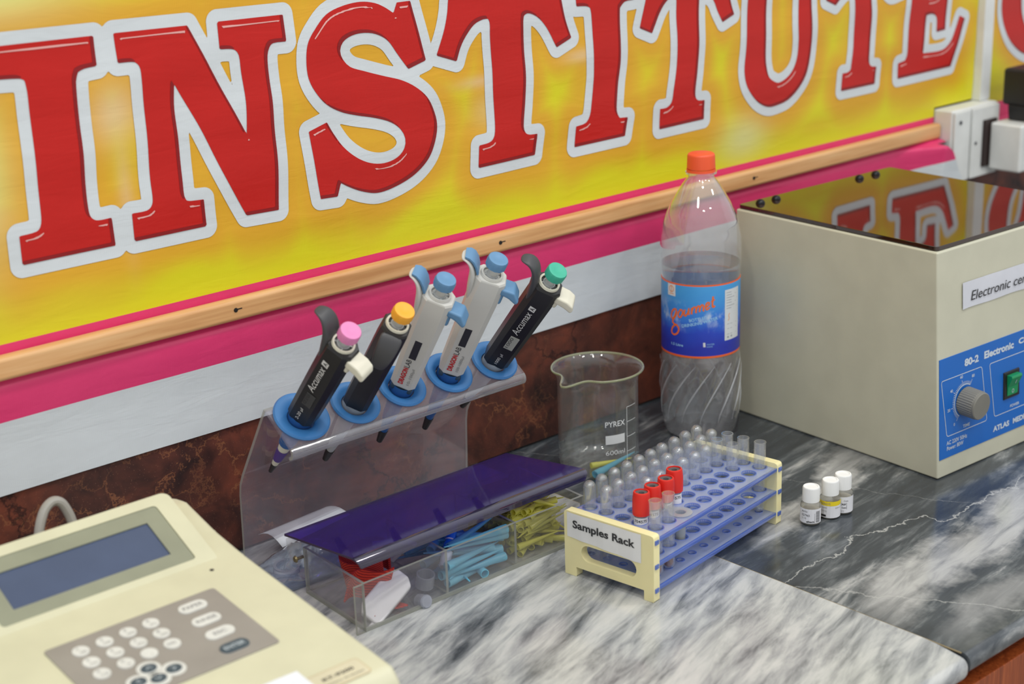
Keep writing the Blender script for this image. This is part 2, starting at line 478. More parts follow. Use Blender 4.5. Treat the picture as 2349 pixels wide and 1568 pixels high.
LET = {
'I1': [(543,527),(640,526),(640,500),(628,499),(622,497),(619,489),(618,453),(618,426),(617,398),(617,374),(619,368),(624,365),(638,365),(639,339),(550,339),(550,365),(566,366),(570,369),(572,376),(573,408),(574,448),(574,472),(574,487),(573,496),(569,498),(541,500)],
'N': [(659,526),(732,525),(784,418),(786,450),(784,478),(783,492),(780,497),(775,499),(763,500),(763,525),(835,524),(836,499),(821,499),(817,496),(814,488),(814,466),(815,446),(815,422),(816,392),(815,365),(813,340),(777,341),(756,384),(736,430),(713,475),(711,452),(712,422),(712,386),(712,372),(714,367),(718,366),(732,365),(733,339),(658,339),(658,365),(673,365),(678,368),(680,374),(680,391),(681,426),(681,464),(681,489),(680,495),(676,499),(660,500)],
'S': [(970,522),(987,522),(1003,461),(980,455),(967,472),(956,486),(942,494),(927,497),(912,496),(901,491),(897,483),(900,474),(908,466),(924,460),(948,452),(970,445),(987,436),(1001,424),(1009,410),(1013,394),(1009,377),(999,360),(981,347),(957,339),(932,336),(912,341),(895,349),(887,354),(882,341),(862,342),(854,410),(876,416),(882,405),(893,389),(908,376),(924,368),(941,365),(958,368),(968,376),(970,386),(965,396),(953,405),(934,412),(911,418),(893,424),(876,434),(864,448),(858,461),(857,477),(860,494),(869,506),(884,519),(903,525),(925,527),(943,524),(956,518),(965,512)],
'T1': [(1017,464),(1028,488),(1034,506),(1036,518),(1039,528),(1187,531),(1192,503),(1197,483),(1206,461),(1184,453),(1172,473),(1160,486),(1150,492),(1142,494),(1137,492),(1136,486),(1137,455),(1138,427),(1136,400),(1132,374),(1134,367),(1139,364),(1152,363),(1148,340),(1066,339),(1068,363),(1082,364),(1088,367),(1091,374),(1092,393),(1091,419),(1091,444),(1089,476),(1089,490),(1087,494),(1080,494),(1068,490),(1056,479),(1049,469),(1043,455)],
'I2': [(1214,494),(1228,493),(1234,491),(1236,484),(1238,458),(1239,428),(1239,411),(1235,384),(1232,371),(1226,364),(1211,362),(1208,339),(1287,340),(1292,361),(1279,362),(1275,368),(1274,376),(1277,400),(1281,423),(1281,447),(1280,477),(1280,486),(1287,492),(1302,493),(1300,515),(1212,512)],
'T2': [(1312,460),(1321,490),(1322,502),(1324,514),(1459,520),(1463,495),(1467,476),(1474,459),(1453,452),(1444,466),(1437,479),(1427,487),(1416,492),(1413,489),(1412,482),(1411,451),(1411,426),(1409,401),(1405,377),(1406,368),(1411,364),(1422,363),(1421,340),(1344,339),(1345,363),(1356,363),(1364,368),(1367,382),(1373,410),(1374,437),(1373,467),(1373,485),(1371,492),(1366,491),(1355,485),(1346,475),(1338,462),(1332,452)],
'U': [(1499,473),(1498,443),(1497,413),(1494,388),(1497,372),(1506,359),(1521,346),(1540,338),(1559,338),(1580,342),(1600,354),(1614,370),(1622,393),(1624,419),(1622,461),(1621,502),(1647,503),(1646,521),(1579,518),(1580,501),(1597,501),(1597,464),(1596,433),(1597,412),(1595,393),(1587,379),(1574,370),(1558,366),(1549,369),(1540,375),(1536,385),(1534,399),(1534,429),(1535,470),(1536,501),(1559,502),(1557,518),(1481,514),(1482,498),(1500,498)],
'T3': [(1651,458),(1653,477),(1656,492),(1799,498),(1806,476),(1812,454),(1788,451),(1773,461),(1754,468),(1746,466),(1746,449),(1748,433),(1748,417),(1745,384),(1745,369),(1750,363),(1762,361),(1760,338),(1687,338),(1689,361),(1700,361),(1706,364),(1707,372),(1711,394),(1712,426),(1711,453),(1707,466),(1695,465),(1683,459),(1671,450)],
'E': [(1833,441),(1831,413),(1830,386),(1830,368),(1826,361),(1811,359),(1811,338),(1933,340),(1961,404),(1948,409),(1940,393),(1928,375),(1911,366),(1866,366),(1870,417),(1881,418),(1891,415),(1895,409),(1895,392),(1915,393),(1917,433),(1918,446),(1898,447),(1893,440),(1885,438),(1872,438),(1872,468),(1925,470),(1949,450),(1958,484),(1815,482),(1818,463),(1832,461)],
'O': [(2052,420),(2059,390),(2075,364),(2101,344),(2129,333),(2156,334),(2180,346),(2193,369),(2190,406),(2171,445),(2142,463),(2112,470),(2080,464),(2059,443)],
'Oh': [(2105,415),(2111,390),(2125,367),(2137,361),(2145,371),(2144,411),(2131,442),(2115,450),(2105,438)],
}
# ------------------------------------------------------------------ banner print: letter outlines in mm on the wall
SMOOTHS = {'S', 'U', 'O', 'Oh'}
def refine(pts):
    """Catmull-Rom through gentle bends, corners kept"""
    n = len(pts); P = [np.array(p, float) for p in pts]; out = []
    def corner(i):
        a = P[i] - P[i - 1]; b = P[(i + 1) % n] - P[i]
        ca = (a @ b) / (np.linalg.norm(a) * np.linalg.norm(b) + 1e-9)
        return ca < math.cos(math.radians(48))
    cor = [corner(i) for i in range(n)]
    for i in range(n):
        j = (i + 1) % n; p0, p1, p2, p3 = P[i - 1], P[i], P[j], P[(j + 1) % n]
        L = np.linalg.norm(p2 - p1)
        if (cor[i] and cor[j]) or L > 75: out.append(p1); continue
        t1 = (p2 - p1) if cor[i] else (p2 - p0) / (np.linalg.norm(p2 - p1) + np.linalg.norm(p1 - p0)) * L
        t2 = (p2 - p1) if cor[j] else (p3 - p1) / (np.linalg.norm(p3 - p2) + np.linalg.norm(p2 - p1)) * L
        k = max(2, int(L / 4))
        for q in range(k):
            s = q / k
            out.append((2 * s**3 - 3 * s**2 + 1) * p1 + (s**3 - 2 * s**2 + s) * t1 + (3 * s**2 - 2 * s**3) * p2 + (s**3 - s**2) * t2)
    return np.array(out)
GX0, GX1, GZ0, GZ1, GS = 490.0, 2240.0, 318.0, 560.0, 1.5
gx = np.arange(GX0, GX1, GS); gz = np.arange(GZ0, GZ1, GS)
def sdf(poly, X, Z):
    P = refine(poly); Q = np.roll(P, -1, 0)
    d2 = np.full(X.shape, 1e9); ins = np.zeros(X.shape, bool)
    for (ax, az), (bx, bz) in zip(P, Q):
        ex, ez = bx - ax, bz - az; L = ex * ex + ez * ez + 1e-12
        t = np.clip(((X - ax) * ex + (Z - az) * ez) / L, 0, 1)
        d2 = np.minimum(d2, (X - ax - t * ex) ** 2 + (Z - az - t * ez) ** 2)
        if abs(bz - az) > 1e-9:
            c = ((az > Z) != (bz > Z)) & (X < ex * (Z - az) / (bz - az) + ax); ins ^= c
    d = np.sqrt(d2); d[ins] *= -1
    return d
def field(names):
    D = np.full((len(gz), len(gx)), 60.0)
    for nm in names:
        a = np.array(LET[nm]); x0, x1 = a[:, 0].min() - 50, a[:, 0].max() + 50
        i0, i1 = np.searchsorted(gx, (x0, x1))
        X, Z = np.meshgrid(gx[i0:i1], gz); d = sdf(LET[nm], X, Z)
        if nm == 'O': d = np.maximum(d, -sdf(LET['Oh'], X, Z))
        D[:, i0:i1] = np.minimum(D[:, i0:i1], d)
    return D
def iso(F, yfn, mb, mat):
    """mesh of the region F < 0 on the banner grid, clipped cell by cell"""
    nz, nx = F.shape; F = np.where(np.abs(F) < 1e-4, 1e-4, F)
    vid = {}; vs = []; fs = []
    def gv(i, j):
        k = (i, j)
        if k not in vid: vid[k] = len(vs); vs.append((gx[j], yfn(gx[j], gz[i]), gz[i]))
        return vid[k]
    def ev(a, b):
        k = (a, b) if a < b else (b, a)
        if k not in vid:
            fa, fb = F[k[0]], F[k[1]]; t = fa / (fa - fb)
            x = gx[k[0][1]] + t * (gx[k[1][1]] - gx[k[0][1]]); z = gz[k[0][0]] + t * (gz[k[1][0]] - gz[k[0][0]])
            vid[k] = len(vs); vs.append((x, yfn(x, z), z))
        return vid[k]
    neg = F < 0
    cnt = neg[:-1, :-1].astype(int) + neg[1:, :-1] + neg[:-1, 1:] + neg[1:, 1:]
    for i, j in zip(*np.nonzero(cnt)):
        c = [(i, j), (i, j + 1), (i + 1, j + 1), (i + 1, j)]
        if cnt[i, j] == 4: fs.append(tuple(gv(*q) for q in c)); continue
        poly = []
        for k in range(4):
            a, b = c[k], c[(k + 1) % 4]
            if neg[a]: poly.append(gv(*a))
            if neg[a] != neg[b]: poly.append(ev(a, b))
        if len(poly) >= 3: fs.append(tuple(poly))
    mb.add(vs, fs, mat)
def shift(F, dx, dz):
    """value of F at (x + dx, z + dz)"""
    jx = int(round(dx / GS)); jz = int(round(dz / GS))
    G = np.full(F.shape, 60.0); nz, nx = F.shape
    G[max(0, -jz):nz - max(0, jz), max(0, -jx):nx - max(0, jx)] = F[max(0, jz):nz - max(0, -jz), max(0, jx):nx - max(0, -jx)]
    return G

def ybn(x, z):
    """hanging surface of the banner: gentle billows, pressed flat by the batten, bulging below it"""
    a = math.sin(x * 0.011 + z * 0.012) * 0.9 + math.sin(x * 0.031 - z * 0.043 + 1.3) * 0.45 + math.sin(z * 0.105 + 0.8 * math.sin(x * 0.013)) * 0.40
    k = min(1.0, max(0.0, (z - 268) / 60.0))
    y = -2.6 - (a + 1.7) * k * 0.9
    if z < 246: y -= 6.0 * math.exp(-((z - 233) / (8.0 if z > 233 else 34.0)) ** 2) * (1 + 0.15 * math.sin(x * 0.02)) + 0.8 * (1 + math.sin(x * 0.017 + 1)) * min(1, (246 - z) / 50)
    if z < 246 and x > 1810: y -= 33.0 * min(1, (x - 1810) / 65.0) ** 1.5 * min(1, (246 - z) / 8)
    return y
def vinyl(name, node_col, rough=0.36):
    mt, nt, out = newmat(name)
    c = node_col(nt)
    v = coords(nt)
    weave = nd(nt, 'ShaderNodeTexWave', {'Vector': v, 'Scale': 170.0, 'Distortion': 0.4}, wave_type='BANDS', bands_direction='X')
    wr = noise(nt, coords(nt, (3, 3, 14)), 4.0, 4, 0.6, 0.5)
    h = mth(nt, 'ADD', mth(nt, 'MULTIPLY', weave.outputs[1], 0.04), mth(nt, 'MULTIPLY', wr, 1.0))
    bp = nd(nt, 'ShaderNodeBump', {'Strength': 0.3, 'Distance': 0.0025, 'Height': h})
    b = nd(nt, 'ShaderNodeBsdfPrincipled', {'Base Color': c, 'Roughness': rough, 'Specular IOR Level': 0.4, 'Normal': bp.outputs[0]})
    nt.links.new(b.outputs[0], out.inputs[0])
    return mt
def flatcol(rgb):
    return lambda nt: ramp(nt, noise(nt, coords(nt), 30, 3), [(0.3, tuple(x * .96 for x in lin(rgb)[:3]) + (1,)), (0.7, lin(rgb))])
def ground_col(nt):
    at = nd(nt, 'ShaderNodeAttribute', attribute_name='print')
    return at.outputs['Color']
M_GROUND = vinyl('yellow banner print', ground_col)
M_PINK = vinyl('magenta banner print', flatcol((226, 60, 116)))
M_WHITE = vinyl('white banner vinyl', flatcol((212, 218, 222)))
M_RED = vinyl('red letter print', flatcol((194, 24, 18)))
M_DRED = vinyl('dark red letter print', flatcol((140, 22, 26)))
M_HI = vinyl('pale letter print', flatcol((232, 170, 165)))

def print_field(names):
    F = field(names)
    return F
def ground_colors(vs, F):
    """yellow field with an orange glow round the lettering and pale flares"""
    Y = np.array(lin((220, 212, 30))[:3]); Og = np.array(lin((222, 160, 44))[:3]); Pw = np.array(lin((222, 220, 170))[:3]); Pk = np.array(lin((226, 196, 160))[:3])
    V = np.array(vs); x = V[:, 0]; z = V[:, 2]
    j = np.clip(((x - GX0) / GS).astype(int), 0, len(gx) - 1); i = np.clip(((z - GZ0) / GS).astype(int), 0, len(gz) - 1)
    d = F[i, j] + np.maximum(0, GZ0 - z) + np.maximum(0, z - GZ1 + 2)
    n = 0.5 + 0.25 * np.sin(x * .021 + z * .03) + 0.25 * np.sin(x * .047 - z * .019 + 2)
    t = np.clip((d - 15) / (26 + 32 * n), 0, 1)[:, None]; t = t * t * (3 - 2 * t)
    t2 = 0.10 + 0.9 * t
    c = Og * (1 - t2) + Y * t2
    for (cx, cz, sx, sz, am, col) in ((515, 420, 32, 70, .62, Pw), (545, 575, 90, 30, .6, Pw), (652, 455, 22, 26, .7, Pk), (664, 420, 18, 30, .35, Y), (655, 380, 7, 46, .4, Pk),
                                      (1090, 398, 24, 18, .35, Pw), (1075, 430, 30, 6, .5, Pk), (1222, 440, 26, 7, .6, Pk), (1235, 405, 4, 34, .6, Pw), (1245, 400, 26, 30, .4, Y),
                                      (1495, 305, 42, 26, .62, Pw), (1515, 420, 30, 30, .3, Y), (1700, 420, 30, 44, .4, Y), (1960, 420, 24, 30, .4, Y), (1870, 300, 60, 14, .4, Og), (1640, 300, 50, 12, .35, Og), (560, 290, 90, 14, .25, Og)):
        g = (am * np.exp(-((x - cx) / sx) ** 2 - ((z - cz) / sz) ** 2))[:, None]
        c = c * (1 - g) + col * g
    return np.hstack([c, np.ones((len(c), 1))])
def banner_sheet(root, bands, F, off):
    mb = MB()
    for z0, z1, xa, xb, mat, st in bands:
        nz = max(1, int(round((z1 - z0) / st))); nx = int((2000 if xa < 1500 else 300) / 5)
        vs = []
        for a in range(nz + 1):
            z = z0 + (z1 - z0) * a / nz; e = xb(z)
            for b in range(nx + 1):
                x = xa + (e - xa) * b / nx; vs.append((x, ybn(x, z), z + (13 * min(1, max(0, (x - 1810) / 65.0)) * min(1, max(0, (241 - z) / 25.0)) if xa < 1500 else 0)))
        fs = [(a * (nx + 1) + b, a * (nx + 1) + b + 1, (a + 1) * (nx + 1) + b + 1, (a + 1) * (nx + 1) + b) for a in range(nz) for b in range(nx)]
        mb.add(vs, fs, mat)
    o = mb.build('vinyl_sheet', root, off=off)
    at = o.data.color_attributes.new('print', 'FLOAT_COLOR', 'POINT')
    at.data.foreach_set('color', ground_colors(mb.v, F).astype(np.float32).ravel())
    return o
LET_ORDER = ['I1', 'N', 'S', 'T1', 'I2', 'T2', 'U', 'T3', 'E']
def edge1(z):
    if z >= 286: return 1993.0
    if z > 241: return 1902.0
    return 1880.0 + (241 - z) * 0.68
t = thing('banner', 'yellow vinyl banner with big red serif letters INSTITUTE outlined in white', 'banner', (1200, -3, 136))
O1 = (1200, -3, 136)
FB = field(LET_ORDER)
banner_sheet(t, [(136, 204, 300, edge1, M_WHITE, 3), (204, 241, 300, edge1, M_PINK, 2), (241.01, 273, 300, lambda z: 1902.0, M_PINK, 4),
                 (273, 286, 300, lambda z: 1902.0, M_GROUND, 4), (286.01, 720, 300, lambda z: 1993.0, M_GROUND, 4)], FB, O1)
def lettering(root, F, off):
    mb = MB(); iso(F - 11.3, lambda x, z: ybn(x, z) - 0.5, mb, M_WHITE)
    mb.build('white_outline', root, off=off)
    mb = MB(); iso(F, lambda x, z: ybn(x, z) - 0.9, mb, M_RED)
    o = mb.build('red_lettering', root, off=off)
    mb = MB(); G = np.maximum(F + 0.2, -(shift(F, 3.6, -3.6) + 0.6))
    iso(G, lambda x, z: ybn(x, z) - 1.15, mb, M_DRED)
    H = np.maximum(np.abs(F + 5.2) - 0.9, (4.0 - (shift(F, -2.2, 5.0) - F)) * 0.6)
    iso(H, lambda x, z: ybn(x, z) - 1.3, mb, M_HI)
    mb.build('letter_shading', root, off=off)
lettering(t, FB, O1)
t = thing('banner', 'second yellow banner with a red round letter, right of the white cable trunking', 'banner', (2180, -3, 204))
FO = field(['O'])
O2 = (2180, -3, 204)
banner_sheet(t, [(204, 273, 2018, lambda z: 2350.0, M_PINK, 4), (273, 720, 2018, lambda z: 2350.0, M_GROUND, 4)], FO, O2)
lettering(t, FO, O2)

# batten nailed across the banner
M_BAT = wood_mat('pale timber batten', (196, 140, 88), (216, 164, 110), (226, 180, 128), (1.2, 26, 26), rough=0.45)
t = thing('wooden_batten', 'long pale wooden batten nailed across the pink band of the banner', 'batten', (1200, -10, 255))
mb = MB(); mb.box(300, 1901, -17.5, -3.6, 244.5, 266, M_BAT, 4.5, 3); mb.build('timber_strip', t, off=(1200, -10, 255))
for nx_ in (748, 1082, 1500):
    mb = MB(); mb.lathe([(0, 1.2), (2.0, 1.0), (2.4, 0), (0, 0)], pbr('dark iron', (50, 48, 48), 0.4, metal=0.6), 10, Matrix.Translation((nx_, -17.3, 256)) @ Matrix.Rotation(PI / 2, 4, 'X'))
    mb.box(nx_ + 1, nx_ + 7, -17.8, -17.3, 256, 257, MATS['dark iron'])
    mb.build('nail', t, off=(1200, -10, 255))

# ------------------------------------------------------------------ trunking and switch box
M_PL = pbr('white plastic', (222, 224, 222), 0.4)
M_PLC = pbr('aged white plastic', (214, 210, 192), 0.45)
M_BLK = pbr('black plastic', (26, 25, 26), 0.42)
mb = MB(); mb.box(1993.5, 2017.5, -17, 0, 284, 1200, M_PL, 1.2)
tag(mb.build('cable_trunking', off=(2005, -8, 284), loc=(2005, -8, 284)), 'white vertical cable trunking above the switch box', 'trunking')
t = thing('switch_box', 'white surface-mounted double switch box over the end of the batten', 'switch box', (1958, -16, 178))
o_ = (1958, -16, 178)
mb = MB(); mb.box(1903.5, 2016, -32, -0.2, 179, 283.5, M_PL, 3, 3); mb.build('back_box', t, off=o_)
mb = MB(); mb.box(1948, 2014, -37, -32.1, 181, 281, M_PL, 2); mb.build('socket_plate', t, off=o_)
mb = MB(); mb.box(1905.5, 1944, -36, -32.1, 181, 281, M_PL, 2); mb.build('switch_plate', t, off=o_)
for sx, sz in ((1918, 266), (1957, 231)):
    mb = MB(); mb.lathe([(0, 1), (2.6, .8), (3, 0)], pbr('dark screw', (70, 72, 80), 0.4, metal=0.5), 12, Matrix.Translation((sx, -36.6, sz)) @ Matrix.Rotation(PI / 2, 4, 'X')); mb.build('screw', t, off=o_)
mb = MB(); mb.box(1972, 2003, -41, -37.1, 195, 262, pbr('dark brown bakelite', (42, 26, 24), 0.4), 1); mb.build('socket_insert', t, off=o_)
mb = MB(); mb.box(1984, 2044, -92, -41.3, 190, 258, M_PL, 4, 3)
t = thing('socket_adaptor', 'white multi-plug adaptor pushed into the switch box', 'adaptor', (2014, -66, 190))
mb.build('housing', t, off=(2014, -66, 190))
mb = MB(); mb.lathe([(0, 1.2), (2.4, 1), (2.8, 0)], pbr('red neon', (210, 40, 50), 0.4), 12, Matrix.Translation((2024, -91.8, 202)) @ Matrix.Rotation(PI / 2, 4, 'X')); mb.build('indicator', t, off=(2014, -66, 190))
t = thing('power_plug', 'chunky black power adaptor standing on top of the white multi-plug', 'plug', (2040, -70, 258.2))
mb = MB(); mb.box(2008, 2092, -100, -42, 280, 332, M_BLK, 5, 3); mb.build('housing', t, off=(2040, -70, 258.2))
mb = MB(); mb.prism([(2012, 258.4), (2046, 258.4), (2054, 281), (2008, 281)], -88, -52, 'y', M_BLK, 2); mb.build('neck', t, off=(2040, -70, 258.2))
t = thing('power_plug', 'round black plug with a cable in the front of the white multi-plug', 'plug', (2034, -92.4, 232))
mb = MB(); mb.lathe([(0, 26), (12, 26), (15, 22), (16, 10), (19, 0), (0, 0)], M_BLK, 24, Matrix.Translation((2036, -92.6, 232)) @ Matrix.Rotation(PI / 2, 4, 'X')); mb.build('plug_body', t, off=(2034, -92.4, 232))
mb = MB(); mb.tube([(2040, -112, 226), (2052, -116, 200), (2056, -112, 160), (2050, -100, 110), (2058, -90, 60), (2066, -84, 10)], 4, M_BLK); mb.build('cable', t, off=(2034, -92.4, 232))
# ------------------------------------------------------------------ chemistry analyser (left foreground)
M_CRM = pbr('cream abs plastic', (206, 203, 174), 0.42, var=0.03, bump=0.25, bscale=900)
M_TAU = pbr('taupe key panel', (148, 143, 136), 0.4)
M_KEY = pbr('key white', (214, 214, 208), 0.4)
M_KEYD = pbr('key slate', (66, 82, 92), 0.4)
M_INK = pbr('black ink', (46, 46, 48), 0.5)
M_INKG = pbr('grey ink', (140, 140, 140), 0.5)
M_PAPER = pbr('white paper', (228, 230, 236), 0.7)
AO = (480, -290, 0)
t = thing('chemistry_analyser', 'cream benchtop analyser with tilted dark screen and taupe keypad', 'analyser', AO)
S0 = (131.5 - 114) / 155.0
def az(y): return 131.5 + (y + 247) * S0
prof = [(-132, 8), (-134, 138), (-141, 148), (-161, 150.5), (-205, 138.5), (-247, 131.5), (-447, az(-447)), (-456, 98), (-460, 8)]
mb = MB(); mb.prism(prof, 362, 600, 'x', M_CRM, 5.0, 3); mb.build('housing', t, off=AO, smooth=40)
for fx in (380, 582):
    for fy in (-150, -440):
        mb = MB(); mb.lathe([(0, 0.2), (9, 0.2), (9, 8.2), (0, 8.2)], M_BLK, 16, Matrix.Translation((fx, fy, 0))); mb.build('foot', t, off=AO)
al = math.atan2(34.5, 77); ca, sa = math.cos(al), math.sin(al)
def LP(x, v, w_): return (x, -243 + v * ca - w_ * sa, 132 + v * sa + w_ * ca)      # screen plane: v up the slope, w out of it
mb = MB(); mb.prism([(-248, 126), (-247.0, 126.6), (-166, 161.4), (-160, 161.0), (-149, 139), (-149, 126)], 380.5, 577.5, 'x', M_CRM, 1.0, 2)
ring_plate(mb, rrect(379.5, 578.5, -3, 85, 7, 5), rrect(397.5, 562.5, 7.5, 74.5, 3.5, 5), -3.0, 0.0, M_CRM, LP)
hs = mb.build('screen_housing', t, off=AO, smooth=40)
mb = MB(); ring_plate(mb, rrect(397.7, 562.3, 7.7, 74.3, 3.4, 5), rrect(413, 547, 21, 60, 0.6, 5), -2.4, -0.9, pbr('olive grey bezel', (140, 142, 122), 0.4), LP)
mb.build('bezel', hs, off=AO)
mb = MB(); ring = [LP(a, b, -2.3) for a, b in rrect(412, 548, 20, 61, 0.6, 2)]
mb.add(ring + [LP(a, b, -2.39) for a, b in rrect(412, 548, 20, 61, 0.6, 2)], [tuple(range(12)), tuple(range(23, 11, -1))] + [(i, 12 + i, 12 + (i + 1) % 12, (i + 1) % 12) for i in range(12)], pbr('blue lcd', (72, 84, 112), 0.22))
mb.build('lcd', hs, off=AO)
sa2 = math.atan(S0); c2, s2 = math.cos(sa2), math.sin(sa2)
def KP(x, y, w_=0.0): return (x, y - w_ * s2, az(y) + w_ * c2)
mb = MB(); rr = rrect(408, 551, -373, -279.5, 3, 4); n = len(rr)
mb.add([KP(a, b, 0.9) for a, b in rr] + [KP(a, b, 0.05) for a, b in rr], [tuple(range(n))] + [(i, n + i, n + (i + 1) % n, (i + 1) % n) for i in range(n)], M_TAU)
kp = mb.build('keypad', t, off=AO, smooth=0)
def pad(outline, mat, h0=0.95, h1=1.7):
    n = len(outline); cx = sum(a for a, _ in outline) / n; cy = sum(b for _, b in outline) / n
    mb = MB(); vs = [KP(a, b, h0) for a, b in outline] + [KP(cx + (a - cx) * .97, cy + (b - cy) * .95, h1) for a, b in outline]
    mb.add(vs, [tuple(range(n, 2 * n))] + [(i, (i + 1) % n, n + (i + 1) % n, n + i) for i in range(n)], mat); return mb
kf = lambda u, v: KP(u, v, 1.85)
keys = [('1', 'ABC', 429.5, -296), ('2', 'DEF', 448.8, -295.5), ('3', 'GHI', 468.2, -295), ('4', 'JKL', 487.5, -294.5),
        ('5', 'MNO', 429, -313), ('6', 'PQR', 448.4, -312.3), ('7', 'STU', 467.7, -311.6), ('8', 'VWX', 487.1, -311),
        ('9', 'YZ', 428.3, -330), ('0', '-', 447.8, -329), ('', '.', 467.1, -328.2), ('DEL', '', 486.5, -327.5)]
for a, b, x, y in keys:
    mb = pad(circ(x, y, 6.5, 24), M_KEY)
    if a and a != 'DEL': mb.text(a, x - 1.2, y + 2.9, None, 3.6, kf, M_INKG, align='C')
    if a == 'DEL': mb.text(a, x, y, 7.5, 2.8, kf, M_INKG, align='C')
    if b: mb.text(b, x + 1.0, y - 2.6, None if len(b) == 1 else 6.0, 2.3 if len(b) > 1 else 0.9, kf, M_INKG, align='C')
    mb.build('key', kp, off=AO)
for a, x, y, mt_, ik in (('PAPER', 524, -293.8, M_KEY, M_INKG), ('RINSE', 523, -315.1, M_KEY, M_INKG), ('ESC', 522, -336, M_KEY, M_INKG), ('ENTER', 521, -357.5, M_KEYD, pbr('pale ink', (190, 200, 205), 0.5))):
    mb = pad(rrect(x - 12, x + 12, y - 6.2, y + 6.2, 6.1, 6), mt_)
    mb.text(a, x, y, 17 if a != 'ESC' else 11, 4.2, kf, ik, bold=0.1, align='C'); mb.build('key', kp, off=AO)
mb = MB()
for cx_, cy_ in ((457.4, -344.6), (471.5, -355.5), (457, -359.5), (443.4, -355)):
    o2 = circ(cx_, cy_, 9.0, 20)
    mb.add([KP(a, b, 1.05 + 0.01 * cx_ / 400) for a, b in o2], [tuple(range(20))], M_KEY)
mb.build('arrow_surround', kp, off=AO)
for cx_, cy_, dx, dy in ((457.4, -344.6, 0, 1), (471.5, -355.5, 1, 0), (457, -359.5, 0, -1), (443.4, -355, -1, 0)):
    mb = pad([(cx_ + 6.2 * math.cos(q * PI / 10), cy_ + 4.9 * math.sin(q * PI / 10)) for q in range(20)], M_KEYD, 1.15, 1.8)
    px, py = -dy, dx
    line2(mb, [(cx_ - dx * 1.4 + px * 2.2, cy_ - dy * 1.4 + py * 2.2), (cx_ + dx * 1.4, cy_ + dy * 1.4), (cx_ - dx * 1.4 - px * 2.2, cy_ - dy * 1.4 - py * 2.2)], 0.8, kf, MATS['pale ink'])
    mb.build('key', kp, off=AO)
mb = MB(); disc(mb, 564.5, -255.4, 1.9, lambda u, v: KP(u, v, 0.12), M_INK, 12); mb.build('buzzer_hole', t, off=AO, smooth=0)
mb = MB(); rr = rrect(534, 583, -444, -423, 3.5, 4); n = len(rr)
mb.add([KP(a, b, 0.5) for a, b in rr] + [KP(a, b, 0.02) for a, b in rr], [tuple(range(n))] + [(i, n + i, n + (i + 1) % n, (i + 1) % n) for i in range(n)], pbr('label cream', (208, 200, 172), 0.4))
line2(mb, rrect(534.4, 582.6, -443.6, -423.4, 3.2, 4), 0.5, lambda u, v: KP(u, v, 0.58), pbr('label brown', (190, 164, 120), 0.5), True)
mb.text('RT-9200', 547, -434, 27, 3.6, lambda u, v: KP(u, v, 0.6), M_INK, bold=0.35)
mb.text('Chemistry Analyzer', 538, -440.5, 41, 2.6, lambda u, v: KP(u, v, 0.6), M_INK)
mb.build('name_label', t, off=AO, smooth=0)
mb = MB()
vs = [KP(x, y, 1.0 + 0.5 * math.sin((x - 488) / 16)) for y in (-411.5, -425, -440, -452) for x in (489, 506, 522, 539)]
vs += [(a, b - .05, c - 0.18) for a, b, c in vs]
mb.add(vs, [(i * 4 + j, i * 4 + j + 1, i * 4 + j + 5, i * 4 + j + 4) for i in range(3) for j in range(3)] + [(16 + i * 4 + j, 20 + i * 4 + j, 21 + i * 4 + j, 17 + i * 4 + j) for i in range(3) for j in range(3)], M_PAPER)
tag(mb.build('paper_slip', off=(514, -430, 113), loc=(514, -430, 113)), 'white paper slip lying on the front edge of the cream analyser', 'paper')
mb = MB()
pp = [(484, -128, 60), (486, -112, 105), (489, -104, 132), (497, -100, 151), (506, -98, 158.5), (514, -98, 157), (519, -99, 148), (522, -101, 134), (524, -106, 100), (526, -118, 40), (540, -122, 6), (600, -90, 4.5), (690, -20, 4.5)]
P_ = []
for i in range(len(pp) - 1):
    a, b = Vector(pp[i]), Vector(pp[i + 1]); p0 = Vector(pp[max(0, i - 1)]); p3 = Vector(pp[min(len(pp) - 1, i + 2)])
    for q in range(5):
        s = q / 5; P_.append(tuple(((2 * a) + (b - p0) * s + (2 * p0 - 5 * a + 4 * b - p3) * s * s + (3 * a - p0 - 3 * b + p3) * s ** 3) * 0.5))
P_.append(pp[-1])
mb.tube(P_, 4.2, pbr('grey cable sheath', (160, 158, 152), 0.45), 12)
tag(mb.build('power_cable', off=(505, -105, 0), loc=(505, -105, 0)), 'grey mains cable looping up behind the cream analyser', 'cable')

# ------------------------------------------------------------------ acrylic pipette stand
M_ACR = thin('clear acrylic', (250, 250, 252), 0.03, 1.49, 0.12, (205, 195, 205))
M_ACE = thin('acrylic edge', (200, 204, 200), 0.12, 1.5, 0.6, (205, 205, 196), trl=0.5)
M_ACL = thin('acrylic lip', (248, 248, 252), 0.02, 1.6, 0.08, (232, 234, 240), gain=1.8)
SO = (860, -45, 0)
t = thing('pipette_stand', 'bent clear acrylic stand holding five pipettes in blue rings', 'pipette stand', SO)
X0, X1 = 719.5, 1003.0
def bent(pts, th):
    """thicken a profile line into a closed outline"""
    P = [Vector(p) for p in pts]; A = []; B = []
    for i in range(len(P)):
        t_ = (P[min(i + 1, len(P) - 1)] - P[max(i - 1, 0)]).normalized(); nn = Vector((-t_.y, t_.x)) * th / 2
        A.append(P[i] + nn); B.append(P[i] - nn)
    return [tuple(p) for p in A + B[::-1]], len(P)
